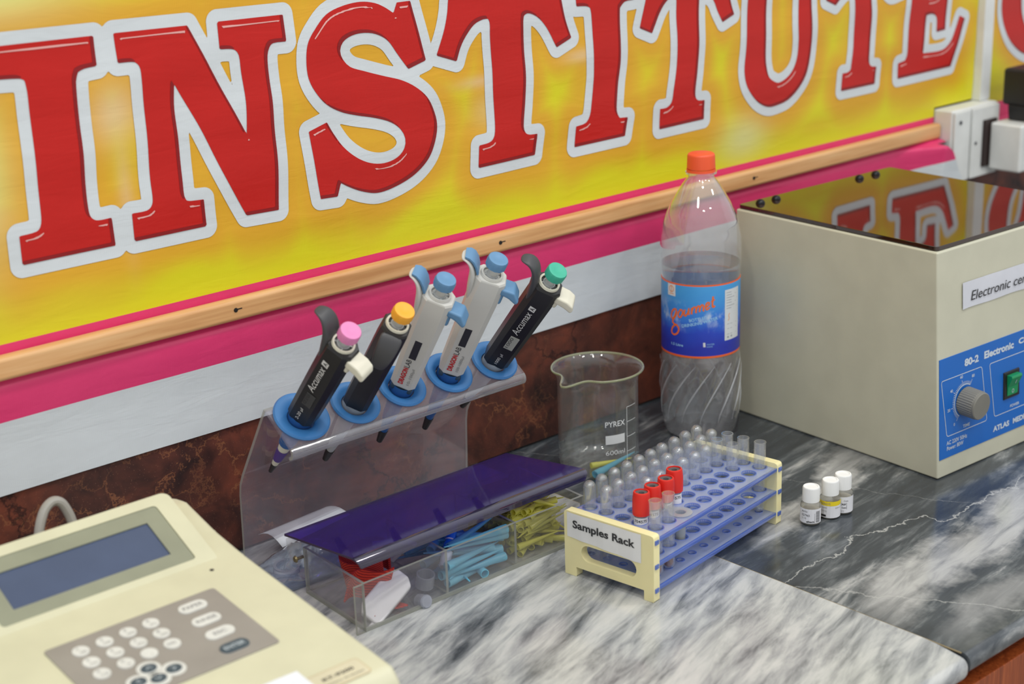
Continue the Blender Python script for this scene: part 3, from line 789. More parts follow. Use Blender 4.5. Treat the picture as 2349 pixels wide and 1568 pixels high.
def sheet(mb, pts, th, x0, x1, mat, emat):
    o2, n = bent(pts, th); N = len(o2)
    vs = [(x0, a, b) for a, b in o2] + [(x1, a, b) for a, b in o2]
    side = []; edge = []
    for i in range(N):
        j = (i + 1) % N; (edge if i in (n - 1, N - 1) else side).append((i, j, N + j, N + i))
    mb.add(vs, side, mat); mb.add(vs, edge, emat)
    capf = [(i, i + 1, N - 2 - i, N - 1 - i) for i in range(n - 1)]
    mb.add(vs, capf + [tuple(N + q for q in f[::-1]) for f in capf], emat)
mb = MB()
sheet(mb, [(-38, 0.3), (-40, 30), (-42.3, 80), (-44.5, 92), (-50, 103), (-97, 178), (-100, 183)], 3.2, X0, X1, M_ACR, M_ACE)
mb.build('back_panel', t, off=SO, smooth=20)
sh0 = Vector((0, -102.0, 184.5)); e2s = Vector((0, 0.807, 0.59)); ns = Vector((0, -0.59, 0.807))
HC = [(747.6, -117.4, 173.2), (806.8, -119.8, 171.5), (863.7, -118.2, 172.7), (921.6, -119.2, 171.9), (979.3, -121.0, 170.6)]
def SHP(x, d, w_): q = sh0 - e2s * d + ns * w_; return (x, q.y, q.z)     # d: distance down the shelf from the fold
mb = MB(); tmp = MB()
hp = [circ(h[0], ((h[1] + 102) ** 2 + (h[2] - 184.5) ** 2) ** .5, 17, 28) for h in HC]
plate_holes(tmp, [(X0, 0), (X1, 0), (X1, 47), (X0, 47)], hp, -3.2, 0.0, 'z', M_ACR)
mb.add([SHP(a, b, c) for a, b, c in tmp.v], tmp.f, M_ACR)
rr_ = 5.0; lipp = []
for q in range(0, 9):
    a = -PI / 2 + PI * q / 8 * 0.9; lipp.append((47 + rr_ * math.cos(a), -1.6 - rr_ - rr_ * math.sin(a)))
lp = [(47, -1.6)] + [(47 + 5.5 * math.sin(a), -1.6 - 5.5 + 5.5 * math.cos(a)) for a in np.linspace(0.15, PI * 0.80, 9)]
L2 = [SHP(0, d, w_)[1:] for d, w_ in lp]
sheet(mb, L2, 3.2, X0, X1, M_ACL, M_ACE)
mb.build('shelf', t, off=SO, smooth=25)
M_BLU = pbr('blue rubber ring', (58, 120, 182), 0.42, var=0.04)
M_ROT = Matrix(((1, 0, 0, 0), (0, 0.807, -0.59, 0), (0, 0.59, 0.807, 0), (0, 0, 0, 1)))
for k, h in enumerate(HC):
    R = 24.5 if k else 27.0
    mb = MB(); mb.lathe([(13.2, -9), (16.4, -9), (16.8, 0.2), (R, 0.3), (R + .4, 1.8), (R - 1, 3.6), (R - 5, 4.0), (16.5, 2.0), (13.2, -1), (13.2, -9)], M_BLU, 48, Matrix.Translation(h) @ M_ROT)
    mb.build('ring', t, off=SO, smooth=40)

# ------------------------------------------------------------------ pipettes
M_PB = pbr('pipette black', (34, 33, 35), 0.38, var=0.08)
M_PBM = pbr('pipette charcoal grip', (68, 68, 71), 0.42, var=0.05)
M_PW = pbr('pipette off white', (206, 205, 200), 0.4, var=0.02)
M_PBL = pbr('pipette blue', (98, 142, 182), 0.42, var=0.03)
M_IV = pbr('ivory plastic', (226, 222, 204), 0.42, var=0.02)
M_GRY = pbr('pale grey plastic', (190, 192, 192), 0.4, var=0.02)
M_WIN = pbr('smoked window', (56, 56, 58), 0.15)
M_RIN = pbr('red ink', (200, 40, 44), 0.5); M_WIN2 = pbr('counter window', (170, 172, 166), 0.2)
M_WINK = pbr('white ink', (222, 222, 222), 0.5)
M_TB = pbr('dark tip', (40, 36, 36), 0.4)
M_TBL = pbr('shaft blue', (46, 96, 160), 0.42); M_PUR = pbr('purple band', (88, 62, 140), 0.5)
def octo(a, b, c):
    """rounded rectangular section with chamfers: half sizes a (hook axis), b (side)"""
    return [(a, -b + c), (a, b - c), (a - c, b), (-a + c, b), (-a, b - c), (-a, -b + c), (-a + c, -b), (a - c, -b)]
def loft(mb, secs, mat, cap=True):
    n = len(secs[0][1]); vs = []; fs = []
    for w_, sc in secs: vs += [(a, b, w_ if not callable(w_) else w_(a, b)) for a, b in sc]
    for i in range(len(secs) - 1):
        for k in range(n): fs.append((i * n + k, i * n + (k + 1) % n, (i + 1) * n + (k + 1) % n, (i + 1) * n + k))
    if cap: fs.append(tuple(range(n))[::-1]); fs.append(tuple(range((len(secs) - 1) * n, len(secs) * n)))
    mb.add(vs, fs, mat)
def pipette(label, origin, axis, theta, L, style, btn, tiplen):
    """local frame: z along the pipette, x towards the finger hook, origin where it passes the shelf"""
    z = Vector(axis).normalized(); e1 = Vector((1, 0, 0)); e2 = z.cross(e1)
    if e2.y < 0: e2 = -e2
    x = e1 * math.cos(theta) + e2 * math.sin(theta); x = (x - z * x.dot(z)).normalized(); y = z.cross(x)
    t = thing('pipette', label, 'pipette', origin, group=None)
    t.rotation_euler = Matrix((x, y, z)).transposed().to_euler()
    T = L - 17                                   # top of the handle, below the button
    if style == 'black': body, hook, ej, plg, nz = M_PB, M_PBM, M_IV, M_GRY, M_GRY
    else: body, hook, ej, plg, nz = M_PW, M_PBL, M_PBL, M_PW, M_TBL
    mb = MB()
    if style == 'black':
        s1 = octo(13.2, 12.4, 4.5); s2 = octo(14.0, 12.8, 5.0); s3 = octo(14.2, 13.2, 5.5)
        loft(mb, [(6, octo(12.2, 11.6, 4.5)), (8, s1), (T * 0.55, s2), (T - 22, s3), (T - 2, octo(14.4, 12.8, 6.0)), (T, octo(13.2, 11.6, 5.5))], body)
    else:
        loft(mb, [(9, octo(11.6, 10.6, 4.2)), (11, octo(12.6, 11.4, 4.4)), (T * 0.5, octo(14.0, 12.4, 4.8)), (T - 25, octo(15.0, 13.2, 5.2)), (T - 2, octo(15.2, 13.0, 6.0)), (T, octo(14.0, 12.0, 5.5))], body)
        mb.box(-11, 11, -10, 10, 2.5, 9.2, pbr('pipette slate collar', (54, 74, 92), 0.45), 2)
    hb = mb.build('handle', t, smooth=28)
    if style == 'black':                          # printing on the side facing the room
        sgn = -1 if Vector(y).dot(Vector((-1, -1, .2))) < 0 else 1
        yy = 13.2 * sgn
        fn = lambda u, v: (v * sgn * -1 + 0.5, yy + 0.12 * sgn, u)   # u runs up the handle
        mb = MB()
        if 'orange' not in label:
            mb.text('Accumax', T * 0.47, -1.0, 36, 7.5, lambda u, v: (v * sgn, yy + 0.25 * sgn, u), M_WINK, bold=0.02, shear=0.25)
            mb.text('A', T * 0.47 + 39.6, -.2, 4, 4.6, lambda u, v: (v * sgn, yy + 0.36 * sgn, u), M_PB, bold=0.2); mb.add([(v_ * sgn, yy + .25 * sgn, u_) for u_, v_ in ((T * .47 + 38, -1.2), (T * .47 + 44, -1.2), (T * .47 + 45.2, 5.6), (T * .47 + 39.2, 5.6))], [(0, 1, 2, 3)], M_WINK)
            mb.text('2-20 µl' if 'pink' in label else '1000 µl', 12, -1.5, 16, 4.0, lambda u, v: (v * sgn, yy + 0.25 * sgn, u), M_WINK)
            mb.build('print', hb, smooth=0)
            mb = MB(); wm = M_WIN if 'pink' in label else M_WIN2
            a0, a1 = T * 0.29, T * 0.44
            mb.box(-5.5, 4.0, min(yy - .3 * sgn, yy + .22 * sgn), max(yy - .3 * sgn, yy + .22 * sgn), a0, a1, wm, 0.2)
            mb.text('020' if 'pink' in label else '1000', a0 + 2, 1.4 * sgn, a1 - a0 - 4, 3.4, lambda u, v: (v * sgn - 1.5 * sgn, yy + 0.33 * sgn, u), M_INK)
            mb.build('volume_window', hb, smooth=0)
    else:
        sgn = -1 if Vector(y).dot(Vector((-1, -1, .2))) < 0 else 1
        yy = 12.9 * sgn; g = lambda u, v: (v * sgn, (11.5 + 1.75 * u / T) * sgn + 0.25 * sgn, u)
        mb = MB(); mb.text('DRAGON', 15, 0.2, 22, 5.2, g, M_RIN, bold=0.4); mb.text('LAB', 38, 0.2, 10, 5.2, g, M_INK)
        mb.text('10-100µl' if 'shorter' in label else '100-1000µl', 16, -6.5, 22, 3.4, g, M_INKG); mb.build('print', hb, smooth=0)
        mb = MB(); vs = [g(50, 4.5), g(50, -2.5), g(74, -2.5), g(74, 4.5)]
        lo = [(a, b - 0.6 * sgn, c) for a, b, c in vs]
        mb.add(vs + lo, [(0, 1, 2, 3), (4, 7, 6, 5), (0, 4, 5, 1), (1, 5, 6, 2), (2, 6, 7, 3), (3, 7, 4, 0)], M_WIN); mb.build('volume_window', hb, smooth=0)
    # head ring with spokes, plunger and button
    mb = MB(); mb.lathe([(8.8, 0.3), (8.8, 2.6), (10.6, 2.8), (11, 0.3)], plg if style != 'black' else M_IV, 30, Matrix.Translation((0, 0, T)))
    mb.lathe([(5.2, 0.2), (5.2, 1.8), (6.2, 1.8), (6.4, 0.2)], M_GRY, 24, Matrix.Translation((0, 0, T)))
    for q in range(4): mb.box(5.5, 9.2, -0.6, 0.6, 0.2, 1.4, M_GRY, M=Matrix.Translation((0, 0, T)) @ Matrix.Rotation(q * PI / 2 + .4, 4, 'Z'))
    mb.build('head_ring', t)
    btn_h = 10.0
    mb = MB(); mb.lathe([(5.0, T - 1), (5.0, L - 6.2), (0, L - 6.2)], plg if style != 'black' else M_GRY, 24); mb.build('plunger', t)
    fac = lambda r, a, zz: r * (1 + 0.018 * math.cos(12 * a)) if zz < L + 2 else r
    mb = MB(); mb.lathe([(0, L - 6), (8.6, L - 6), (9.9, L - 5), (10.1, L + 1.6), (9.3, L + 4), (7.6, L + 4.4), (3.5, L + 3.5), (0, L + 3.2)], btn, 48, rf=fac); mb.build('plunger_button', t, smooth=35)
    # finger hook: a curved blade rising from the head and bending outwards
    mb = MB(); path = []; wv = []
    if style == 'black': ctr = [(9.0, T - 34), (11.0, T - 18), (12.5, T - 5), (15.5, T + 6), (21, T + 14.5), (28.5, T + 18.5), (37, T + 15.5)]; wd_ = [18, 22, 24, 23, 21, 17, 11]; th_ = [5, 7, 9, 8, 6.0, 4.0, 2]
    else: ctr = [(12.0, T - 36), (15.0, T - 20), (16.5, T - 8), (19.0, T + 4), (23.5, T + 11), (28.5, T + 13.5), (33.5, T + 12)]; wd_ = [17, 21, 24, 23.5, 22, 19, 13]; th_ = [4, 6, 7, 6, 4.5, 3.5, 2.4]
    if 'orange' in label: ctr = [(11, T - 2), (17, T - 5), (22, T - 13), (24.5, T - 22), (25, T - 31), (24, T - 38)]; wd_ = [21, 21, 20, 18, 15, 9]; th_ = [5, 5, 4.6, 4.2, 3.4, 2.2]
    vs = []; fs = []; C_ = [Vector((a, 0, b)) for a, b in ctr]; n = len(C_); K = 12
    for i, p in enumerate(C_):
        tt = (C_[min(i + 1, n - 1)] - C_[max(i - 1, 0)]).normalized(); nn = Vector((-tt.z, 0, tt.x))
        for k in range(K):
            a = 2 * PI * k / K; cc, ss = math.cos(a), math.sin(a)
            vs.append(tuple(p + Vector((0, 1, 0)) * wd_[i] / 2 * (abs(cc) ** .6 * (1 if cc > 0 else -1)) + nn * th_[i] / 2 * (abs(ss) ** .6 * (1 if ss > 0 else -1))))
    for i in range(n - 1):
        for k in range(K): fs.append((i * K + k, i * K + (k + 1) % K, (i + 1) * K + (k + 1) % K, (i + 1) * K + k))
    fs.append(tuple(range(K))[::-1]); fs.append(tuple(range((n - 1) * K, n * K)))
    mb.add(vs, fs, body if style != 'black' else hook)
    hk = mb.build('finger_hook', t, smooth=60)
    sm = hk.modifiers.new('s', 'SUBSURF'); sm.levels = 1; sm.render_levels = 2
    if style != 'black':                          # soft blue pad on the upper side of the hook
        mb = MB(); pts = [(13.5, T + 2.2), (17.2, T + 9.5), (21.5, T + 14.4), (26, T + 16.4), (30.5, T + 15.8)]
        mb.ribbon([(a, 0, b) for a, b in pts], [(0, q, 0) for q in (18.5, 19.5, 19, 17, 14)], 1.8, hook)
        pd = mb.build('grip_pad', hk, smooth=50)
    # tip ejector button opposite the hook
    mb = MB()
    if style == 'black':
        mb.box(-17.5, -10, -8, 8, T - 20, T - 4, ej, 2, 2)
        mb.prism([(-12, T - 4), (-24, T - 4.5), (-31, T - 7.5), (-33.5, T - 13), (-32, T - 16.5), (-25, T - 14), (-12, T - 12)], -9.5, 9.5, 'y', ej, 2.0, 3)
    else:
        mb.box(-17.5, -10, -8, 8, T - 26, T - 8, ej, 2, 2)
        mb.prism([(-12, T - 6), (-26, T - 6.5), (-33, T - 16), (-31, T - 20), (-22, T - 15), (-12, T - 13)], -9.5, 9.5, 'y', ej, 2.0, 3)
    if 'orange' not in label: mb.build('tip_ejector', t, smooth=50)
    # shaft below the stand
    mb = MB(); TL = tiplen
    if style == 'black' and 'pink' in label:
        mb.lathe([(0, -TL + 14), (3.2, -TL + 14), (5.0, -TL + 32), (6.4, -42), (6.4, -38), (8.5, -37)], M_IV, 20); mb.lathe([(7.6, -44), (8.2, -38), (9.5, -20), (12.6, -4), (12.6, 7)], M_TBL, 24)
        mb.build('shaft', t); mb = MB(); mb.lathe([(4.3, -TL + 22), (5.25, -TL + 31), (6.1, -TL + 41), (5.9, -TL + 41), (4.2, -TL + 22)], M_PUR, 20); mb.build('colour_band', t)
    else:
        top = M_TBL if style != 'black' else M_GRY
        mb.lathe([(0, -TL + 16), (3.6, -TL + 16), (5.2, -TL + 30), (7.0, -44), (8.4, -24), (12.0, -6), (12.0, 8)], nz if style != 'black' else M_GRY, 24)
        mb.build('shaft', t)
    mb = MB(); mb.lathe([(0, -TL), (2.0, -TL), (3.4, -TL + 14.2), (0, -TL + 14.2)] if 'pink' in label else [(0, -TL), (3.0, -TL), (4.6, -TL + 16.2), (0, -TL + 16.2)], M_TB, 18); mb.build('nozzle', t)
    return t
D = math.radians
pipette('black pipette with pink button, leftmost in the acrylic stand', HC[0], (0, -0.654, 0.757), D(115), 134, 'black', pbr('pink button', (226, 134, 186), 0.5, var=.03), 95)
pipette('black pipette with orange button, its finger hook turned to the front', HC[1], (0, -0.619, 0.785), D(-138), 137, 'black', pbr('orange button', (244, 170, 48), 0.5, var=.03), 93)
pipette('shorter-reaching grey-white pipette with blue button, in the middle ring of the stand', HC[2], (0, -0.533, 0.846), D(130), 142.7, 'white', M_PBL, 80)
pipette('grey-white pipette with blue button standing highest, second from the right', HC[3], (0, -0.531, 0.847), D(138), 153, 'white', M_PBL, 82)
pipette('black pipette with green button, rightmost in the acrylic stand', HC[4], (0, -0.657, 0.754), D(134), 147.8, 'black', pbr('green button', (62, 176, 148), 0.5, var=.03), 83)
# ------------------------------------------------------------------ hinged tip box
BO = (860, -175, 0)
t = thing('tip_box', 'low clear acrylic box with three compartments and a purple hinged lid', 'box', BO)
M_BOX = thin('clear box acrylic', (250, 250, 250), 0.03, 1.49, 0.045, (200, 196, 196))
M_BXE = thin('box edge', (190, 192, 184), 0.15, 1.5, 0.75, (188, 190, 180), trl=0.4)
def pane(x0, x1, y0, y1, z0, z1):
    """acrylic pane: clear faces, pale cut edges on the thin sides"""
    mb = MB(); d = [x1 - x0, y1 - y0, z1 - z0]; k = d.index(min(d))
    v = [(x, y, z) for x in (x0, x1) for y in (y0, y1) for z in (z0, z1)]
    F = {0: [(0, 1, 3, 2), (4, 6, 7, 5)], 1: [(0, 4, 5, 1), (2, 3, 7, 6)], 2: [(0, 2, 6, 4), (1, 5, 7, 3)]}
    for a in range(3): mb.add(v, F[a], M_BOX if a == k else M_BXE)
    return mb
BX0, BX1, BY0, BY1, BH = 729, 1001, -226, -123, 48
def sk(mb):   # the box stands a hair skewed: its left side leans back to the right
    mb.v = [(x + (y - BY0) * 0.05, y, z) for x, y, z in mb.v]; return mb
sk(pane(BX0, BX1, BY0, BY1, 0.3, 3.2)).build('base_plate', t, off=BO, smooth=0)
for nm, a in (('front_panel', (BX0, BX1, BY0, BY0 + 2.8, 3.3, BH)), ('rear_panel', (BX0, BX1, BY1 - 2.8, BY1, 3.3, BH)), ('side_panel', (BX0, BX0 + 2.8, BY0 + 2.9, BY1 - 2.9, 3.3, BH)), ('side_panel', (BX1 - 2.8, BX1, BY0 + 2.9, BY1 - 2.9, 3.3, BH)),
              ('divider', (824.5, 827.3, BY0 + 2.9, BY1 - 2.9, 3.3, BH - 1)), ('divider', (910.5, 913.3, BY0 + 2.9, BY1 - 2.9, 3.3, BH - 1)), ('side_fin', (BX0 - 9.5, BX0 - 0.1, BY0, BY0 + 2.8, 0.3, BH - .5))):
    sk(pane(*a)).build(nm, t, off=BO, smooth=0)
def lid_mat():
    mt, nt, out = newmat('purple acrylic')
    tr = nd(nt, 'ShaderNodeBsdfTransparent', {'Color': (0.20, 0.12, 0.58, 1)})
    df = nd(nt, 'ShaderNodeBsdfDiffuse', {'Color': lin((84, 60, 148))})
    a = nd(nt, 'ShaderNodeMixShader', {0: 0.27, 1: tr.outputs[0], 2: df.outputs[0]})
    gl = nd(nt, 'ShaderNodeBsdfGlossy', {'Color': (1, 1, 1, 1), 'Roughness': 0.06})
    s = nd(nt, 'ShaderNodeMixShader', {0: fres(nt, 1.45).outputs[0], 1: a.outputs[0], 2: gl.outputs[0]})
    nt.links.new(s.outputs[0], out.inputs[0]); return mt
M_LID = lid_mat()
M_LIDE = pbr('purple cut edge', (58, 40, 72), 0.4)
M_LIPP = thin('smoky purple lip', (128, 112, 172), 0.03, 1.55, 0.14, (110, 100, 140), gain=1.8)
mb = MB()
lz = lambda y: 60.0 + (-113 - y) * 0.118
rc = [(722, -112), (999, -112), (1004.5, -221)] + [(1004.5 - 0, -221)] + [(722, -221)]
P0 = [(722, -112), (999, -112), (1005, -222), (722, -222)]
vs = [(x, y, lz(y) + 2.2) for x, y in P0] + [(x, y, lz(y)) for x, y in P0]
mb.add(vs, [(3, 2, 1, 0)], M_LID); mb.add(vs, [(4, 5, 6, 7)], M_LID)
mb.add(vs, [(0, 1, 5, 4), (1, 2, 6, 5), (3, 0, 4, 7)], M_LIDE)
ld = mb.build('lid', t, off=BO, smooth=0)
mb = MB(); lp = []
for q in range(6):
    a = PI / 2 * q / 5; lp.append((-222 - 5.5 * math.sin(a), lz(-222) + 1.1 - 5.5 + 5.5 * math.cos(a)))
lp.append((-227.9, lz(-222) - 8.0))
o2, n = bent(lp, 2.2)
def lx(i, side): f = min(1.0, (i if i < n else 2 * n - 1 - i) / (n - 1)); return (724 + 4.5 * f ** 2) if side == 0 else (1005 + 7 - 5 * f ** 3)
vs = [(lx(i, 0) - 2, a, b) for i, (a, b) in enumerate(o2)] + [(lx(i, 1) - 6, a, b) for i, (a, b) in enumerate(o2)]
N = len(o2)
mb.add(vs, [(i, (i + 1) % N, N + (i + 1) % N, N + i) for i in range(N) if i not in (n - 1,)], M_LIPP)
mb.add(vs, [(n - 1, n, N + n, N + n - 1)] + [(i, i + 1, N - 2 - i, N - 1 - i) for i in range(n - 1)], M_LIDE)
mb.build('front_lip', ld, off=BO, smooth=30)
for hx in (728.5, 996):
    mb = MB()
    pts = [(-118, 60.3), (-140, 63), (-141, 50), (-137, 40), (-129, 36), (-121, 40), (-118, 48)]
    mb.prism(pts, hx - 9, hx - 6, 'x', M_BOX, 0.6); hb = mb.build('hinge_arm', t, off=BO, smooth=0)
    mb = MB(); mb.lathe([(0, 2), (2.6, 1.6), (3.4, 0), (1.6, -.1), (1.6, -8)], pbr('brass screw', (120, 108, 78), 0.35, metal=0.7), 14, Matrix.Translation((hx - 9.2, -133, 44)) @ Matrix.Rotation(-PI / 2, 4, 'Y'))
    mb.build('screw', hb, off=BO)

# red tourniquet with white buckle in the left compartment
M_STRAP, nt_, out_ = newmat('red woven strap')
v_ = coords(nt_)
wv_ = nd(nt_, 'ShaderNodeTexWave', {'Vector': v_, 'Scale': 260.0, 'Distortion': 1.0, 'Detail': 1.0}, wave_type='BANDS', bands_direction='DIAGONAL')
b_ = nd(nt_, 'ShaderNodeBsdfPrincipled', {'Base Color': ramp(nt_, wv_.outputs[1], [(0.2, lin((150, 24, 22))), (0.7, lin((216, 56, 36)))]), 'Roughness': 0.75})
nt_.links.new(b_.outputs[0], out_.inputs[0])
t = thing('tourniquet', 'red woven tourniquet strap with white buckle, rolled in the left compartment of the purple-lidded box', 'tourniquet', (775, -180, 3.4))
TO = (775, -180, 3.4)
mb = MB(); P_ = []; W_ = []
for q in range(40):
    a = -0.6 + q / 39 * 5.6
    P_.append((775 + 24 * math.cos(a) + 3 * math.sin(2 * a), -170 + 17 * math.sin(a), 29 + 5 * math.sin(a + .5) + 0.05 * q)); W_.append((3 * math.cos(a), 5, 29))
mb.ribbon(P_, W_, 1.5, M_STRAP)
P_ = [(736 + q * 2.6, -190 + 5 * math.sin(q * .35) - q * .9, 28 + 2.0 * math.sin(q * .5)) for q in range(15)]
mb.ribbon(P_, (4, -8, 29), 1.6, M_STRAP)
P_ = [(744 + q * 2.7, -212 + 5 * math.sin(q * .3), 6.2 + 1.2 * math.sin(q * .5)) for q in range(14)]
mb.ribbon(P_, (1, -14, 2), 1.5, M_STRAP)
mb.build('strap', t, off=TO, smooth=40)
mb = MB(); Mb = Matrix.Translation((763, -210, 17)) @ Matrix.Scale(1.1, 4) @ Matrix.Rotation(D(4), 4, 'Z') @ Matrix.Rotation(D(-30), 4, 'Y') @ Matrix.Rotation(D(38), 4, 'X')
mb.prism([(-24, -12), (20, -12), (25, -5), (25, 5), (20, 12), (-16, 12), (-24, 6)], -5, 5, 'z', pbr('glossy white plastic', (236, 234, 238), 0.25), 2.0, 3, M=Mb)
mb.box(-31, -23, -9.5, -5, -3, 3, MATS['glossy white plastic'], 1.2, M=Mb)
mb.build('buckle', t, off=TO, smooth=50)
mb = MB(); mb.tube([(790, -158, 44), (800, -170, 47), (812, -184, 47), (818, -186, 44), (820, -178, 38), (820, -160, 26), (819, -148, 14)], 2.6, MATS['glossy white plastic'], 10)
tag(mb.build('plastic_clip', off=(810, -170, 20), loc=(810, -170, 20)), 'bent white plastic clip behind the red strap in the tip box', 'clip')
M_HAZ = thin('cloudy clear plastic', (232, 234, 240), 0.08, 1.5, 0.34, (226, 228, 236), trl=0.5)
for k, (cx_, cy_, cz_, r_, h_, rx, lab) in enumerate(((812, -206, 16, 9, 13, 0.25, 'clear plastic tube ring standing behind the white buckle in the tip box'), (797, -217, 9.5, 6.5, 11, 1.3, 'small cloudy plastic cap lying against the box front beside the buckle'))):
    mb = MB(); mb.lathe([(r_ - 1.6, 0), (r_, 0), (r_, h_), (r_ - 1.6, h_), (r_ - 1.6, 0)], M_HAZ, 26, Matrix.Translation((cx_, cy_, cz_ - 6)) @ Matrix.Rotation(rx, 4, 'X'))
    if k: mb.lathe([(0, h_), (r_ - 1, h_ + .3), (r_ - 1, h_ + 1.2), (0, h_ + 1.4)], M_HAZ, 20, Matrix.Translation((cx_, cy_, cz_ - 6)) @ Matrix.Rotation(rx, 4, 'X'))
    tag(mb.build(('plastic_ring', 'plastic_plug')[k], off=(cx_, cy_, cz_), loc=(cx_, cy_, cz_)), lab, ('plastic ring', 'plastic plug')[k])

# pipette tips
M_TIPB = thin('blue tip plastic', (170, 224, 245), 0.15, 1.45, 0.8, (150, 226, 244), trl=0.5)
M_TIPY = thin('yellow tip plastic', (246, 243, 150), 0.12, 1.45, 0.85, (250, 247, 130), trl=0.5)
def tip_mesh(name, L, r, mat):
    mb = MB(); mb.lathe([(r * .82, 0), (r, 0), (r * 1.02, 1), (r * 0.93, L * .16), (r * .86, L * .17), (r * .42, L * .7), (r * .14, L), (r * .05, L), (r * .3, L * .7), (r * .74, L * .17), (r * .82, 0)], mat, 14)
    mb.v = [(a, b, c - L / 2) for a, b, c in mb.v]
    return mb.build(name, smooth=50)
def orient(o, p, d):
    o.location = Vector(p) * MM; o.rotation_euler = Vector(d).to_track_quat('Z', 'Y').to_euler(); return o
rnd = random.Random(11)
TB = tip_mesh('pipette_tip', 70, 4.6, M_TIPB)
spots = [((866, -217, 14), (-1, .06, 0)), ((864, -217, 21), (1, -.03, .02)), ((870, -214, 42), (-1, .15, 0)), ((864, -216, 28), (1, .1, .0)), ((860, -200, 27), (-.9, .4, .1)), ((872, -210, 35), (-1, .2, .0)), ((866, -178, 8), (1, .5, 0)), ((862, -148, 8), (-1, .3, 0)), ((874, -160, 40), (1, .3, 0)), ((868, -176, 45), (-.9, .3, .05)), ((866, -212, 7), (1, .12, -.05)), ((862, -205, 11), (-1, -.5, .12)), ((860, -214, 14), (1, 0.02, -.12)), ((872, -200, 17), (-1, .1, .05)), ((868, -204, 24), (-1, .35, .12)), ((880, -190, 30), (-1, .5, .1)), ((872, -180, 22), (-.8, .7, 0.1)), ((868, -170, 14), (1, .2, .02)),
         ((865, -160, 22), (1, -.3, .1)), ((868, -150, 15), (-1, .1, 0)), ((870, -165, 32), (.9, .5, .1)), ((862, -185, 38), (-.7, .6, .1)), ((870, -140, 25), (1, 0, .1)), ((858, -196, 8), (-.3, -1, 0.05)), ((878, -190, 9), (.2, 1, .05)), ((866, -150, 34), (-.8, -.6, .1)), ((882, -196, 40), (.93, .12, .14))]
for k, (p, d) in enumerate(spots):
    o = TB if k == 0 else TB.copy()
    if k: COL.objects.link(o)
    orient(o, p, d)
    last = k == len(spots) - 1
    tag(o, 'blue tapered pipette tip resting on the front rim of the tip box, pointing right' if last else 'translucent blue pipette tip heaped in the middle compartment of the tip box', 'pipette tip', 'blue pipette tips in the box')
mb = MB(); mb.lathe([(0, 0), (4.4, 0), (5.0, 2), (5.2, 26), (0, 26.1)], pbr('pearl white plastic', (206, 214, 232), 0.3), 20); mb.lathe([(5.25, 20), (5.3, 26), (4.6, 26.2), (5.0, 32), (3.4, 52), (0, 52)], pbr('vivid blue plastic', (30, 112, 214), 0.3), 20)
mb.lathe([(5.32, 17), (5.34, 19)], MATS['black ink'], 20); mb.lathe([(5.2, 28.5), (5.12, 30)], MATS['white ink'], 20)
o = mb.build('capped_tube', smooth=50); orient(o, (836, -206, 20), (.62, .42, .52))
tag(o, 'small white tube with bright blue cap leaning out of the middle compartment', 'tube')
TY = tip_mesh('pipette_tip', 50, 3.5, M_TIPY)
k = 0
for lay in range(7):
    for q in range(34):
        a = rnd.uniform(0, 2 * PI) if q % 5 < 2 else rnd.gauss(0, .33) + PI * (q % 2); el = rnd.uniform(-.12, .22)
        z = 7.5 + lay * 6.3; dx = abs(math.cos(a)) * 25 + 4; dy = abs(math.sin(a)) * 25 + 4
        x = rnd.uniform(916 + dx, 996 - dx) if 916 + dx < 996 - dx else 956
        y = rnd.uniform(-221 + dy, -128 - dy)
        o = TY if k == 0 else TY.copy()
        if k: COL.objects.link(o)
        orient(o, (x, y, z), (math.cos(a), math.sin(a), el)); k += 1
        tag(o, 'translucent yellow pipette tip heaped in the right compartment of the tip box', 'pipette tip', 'yellow pipette tips in the box')
o = TY.copy(); COL.objects.link(o); orient(o, (958, -208, 50), (.55, -.45, -.25)); tag(o, 'translucent yellow pipette tip heaped in the right compartment of the tip box', 'pipette tip', 'yellow pipette tips in the box')

# plastic bag, tape ring and folded paper behind the box
M_BAG = thin('clear plastic film', (226, 232, 240), 0.08, 1.4, 0.22, (196, 206, 220), gain=2.2)
mb = MB(); vs = []; nx, ny = 34, 22
for i in range(nx):
    for j in range(ny):
        u = i / (nx - 1); v = j / (ny - 1)
        x = 690 + 150 * u; y = -112 + 66 * v
        z = 1.5 + 26 * (math.sin(PI * u) ** .6) * (math.sin(PI * v) ** .7) * (0.7 + 0.3 * math.sin(u * 11 + v * 4)) + 2.5 * math.sin(u * 37 + v * 9) * math.sin(v * 21 + u * 5) * math.sin(PI * v)
        vs.append((x, y, max(1.0, z)))
mb.add(vs, [(i * ny + j, (i + 1) * ny + j, (i + 1) * ny + j + 1, i * ny + j + 1) for i in range(nx - 1) for j in range(ny - 1)], M_BAG)
o = mb.build('plastic_bag', smooth=80, off=(760, -80, 0), loc=(760, -80, 0)); tag(o, 'crumpled clear plastic bag on the counter behind the tip box', 'bag')
sm = o.modifiers.new('s', 'SOLIDIFY'); sm.thickness = 0.0002
mb = MB(); mb.lathe([(10, 0), (13, 0), (13, 12), (10, 12), (10, 0)], M_HAZ, 30, Matrix.Translation((738, -84, 3)) @ Matrix.Rotation(.12, 4, 'X')); mb.lathe([(11.5, 3), (11.6, 9)], M_PAPER, 30, Matrix.Translation((738, -84, 3)))
tag(mb.build('tape_roll', off=(738, -84, 2), loc=(738, -84, 2)), 'pale ring of tape inside the plastic bag left of the tip box', 'tape roll')
mb = MB(); vs = []
for i in range(12):
    for j in range(6):
        u = i / 11; v = j / 5
        vs.append((757 + 80 * u - 6 * v, -50 + 34 * v - 20 * u * 0.2, 20 + 7 * math.sin(PI * v) * (1 - u * .4) - 12 * (1 - v) * (1 - u) * .4 + 6 * u))
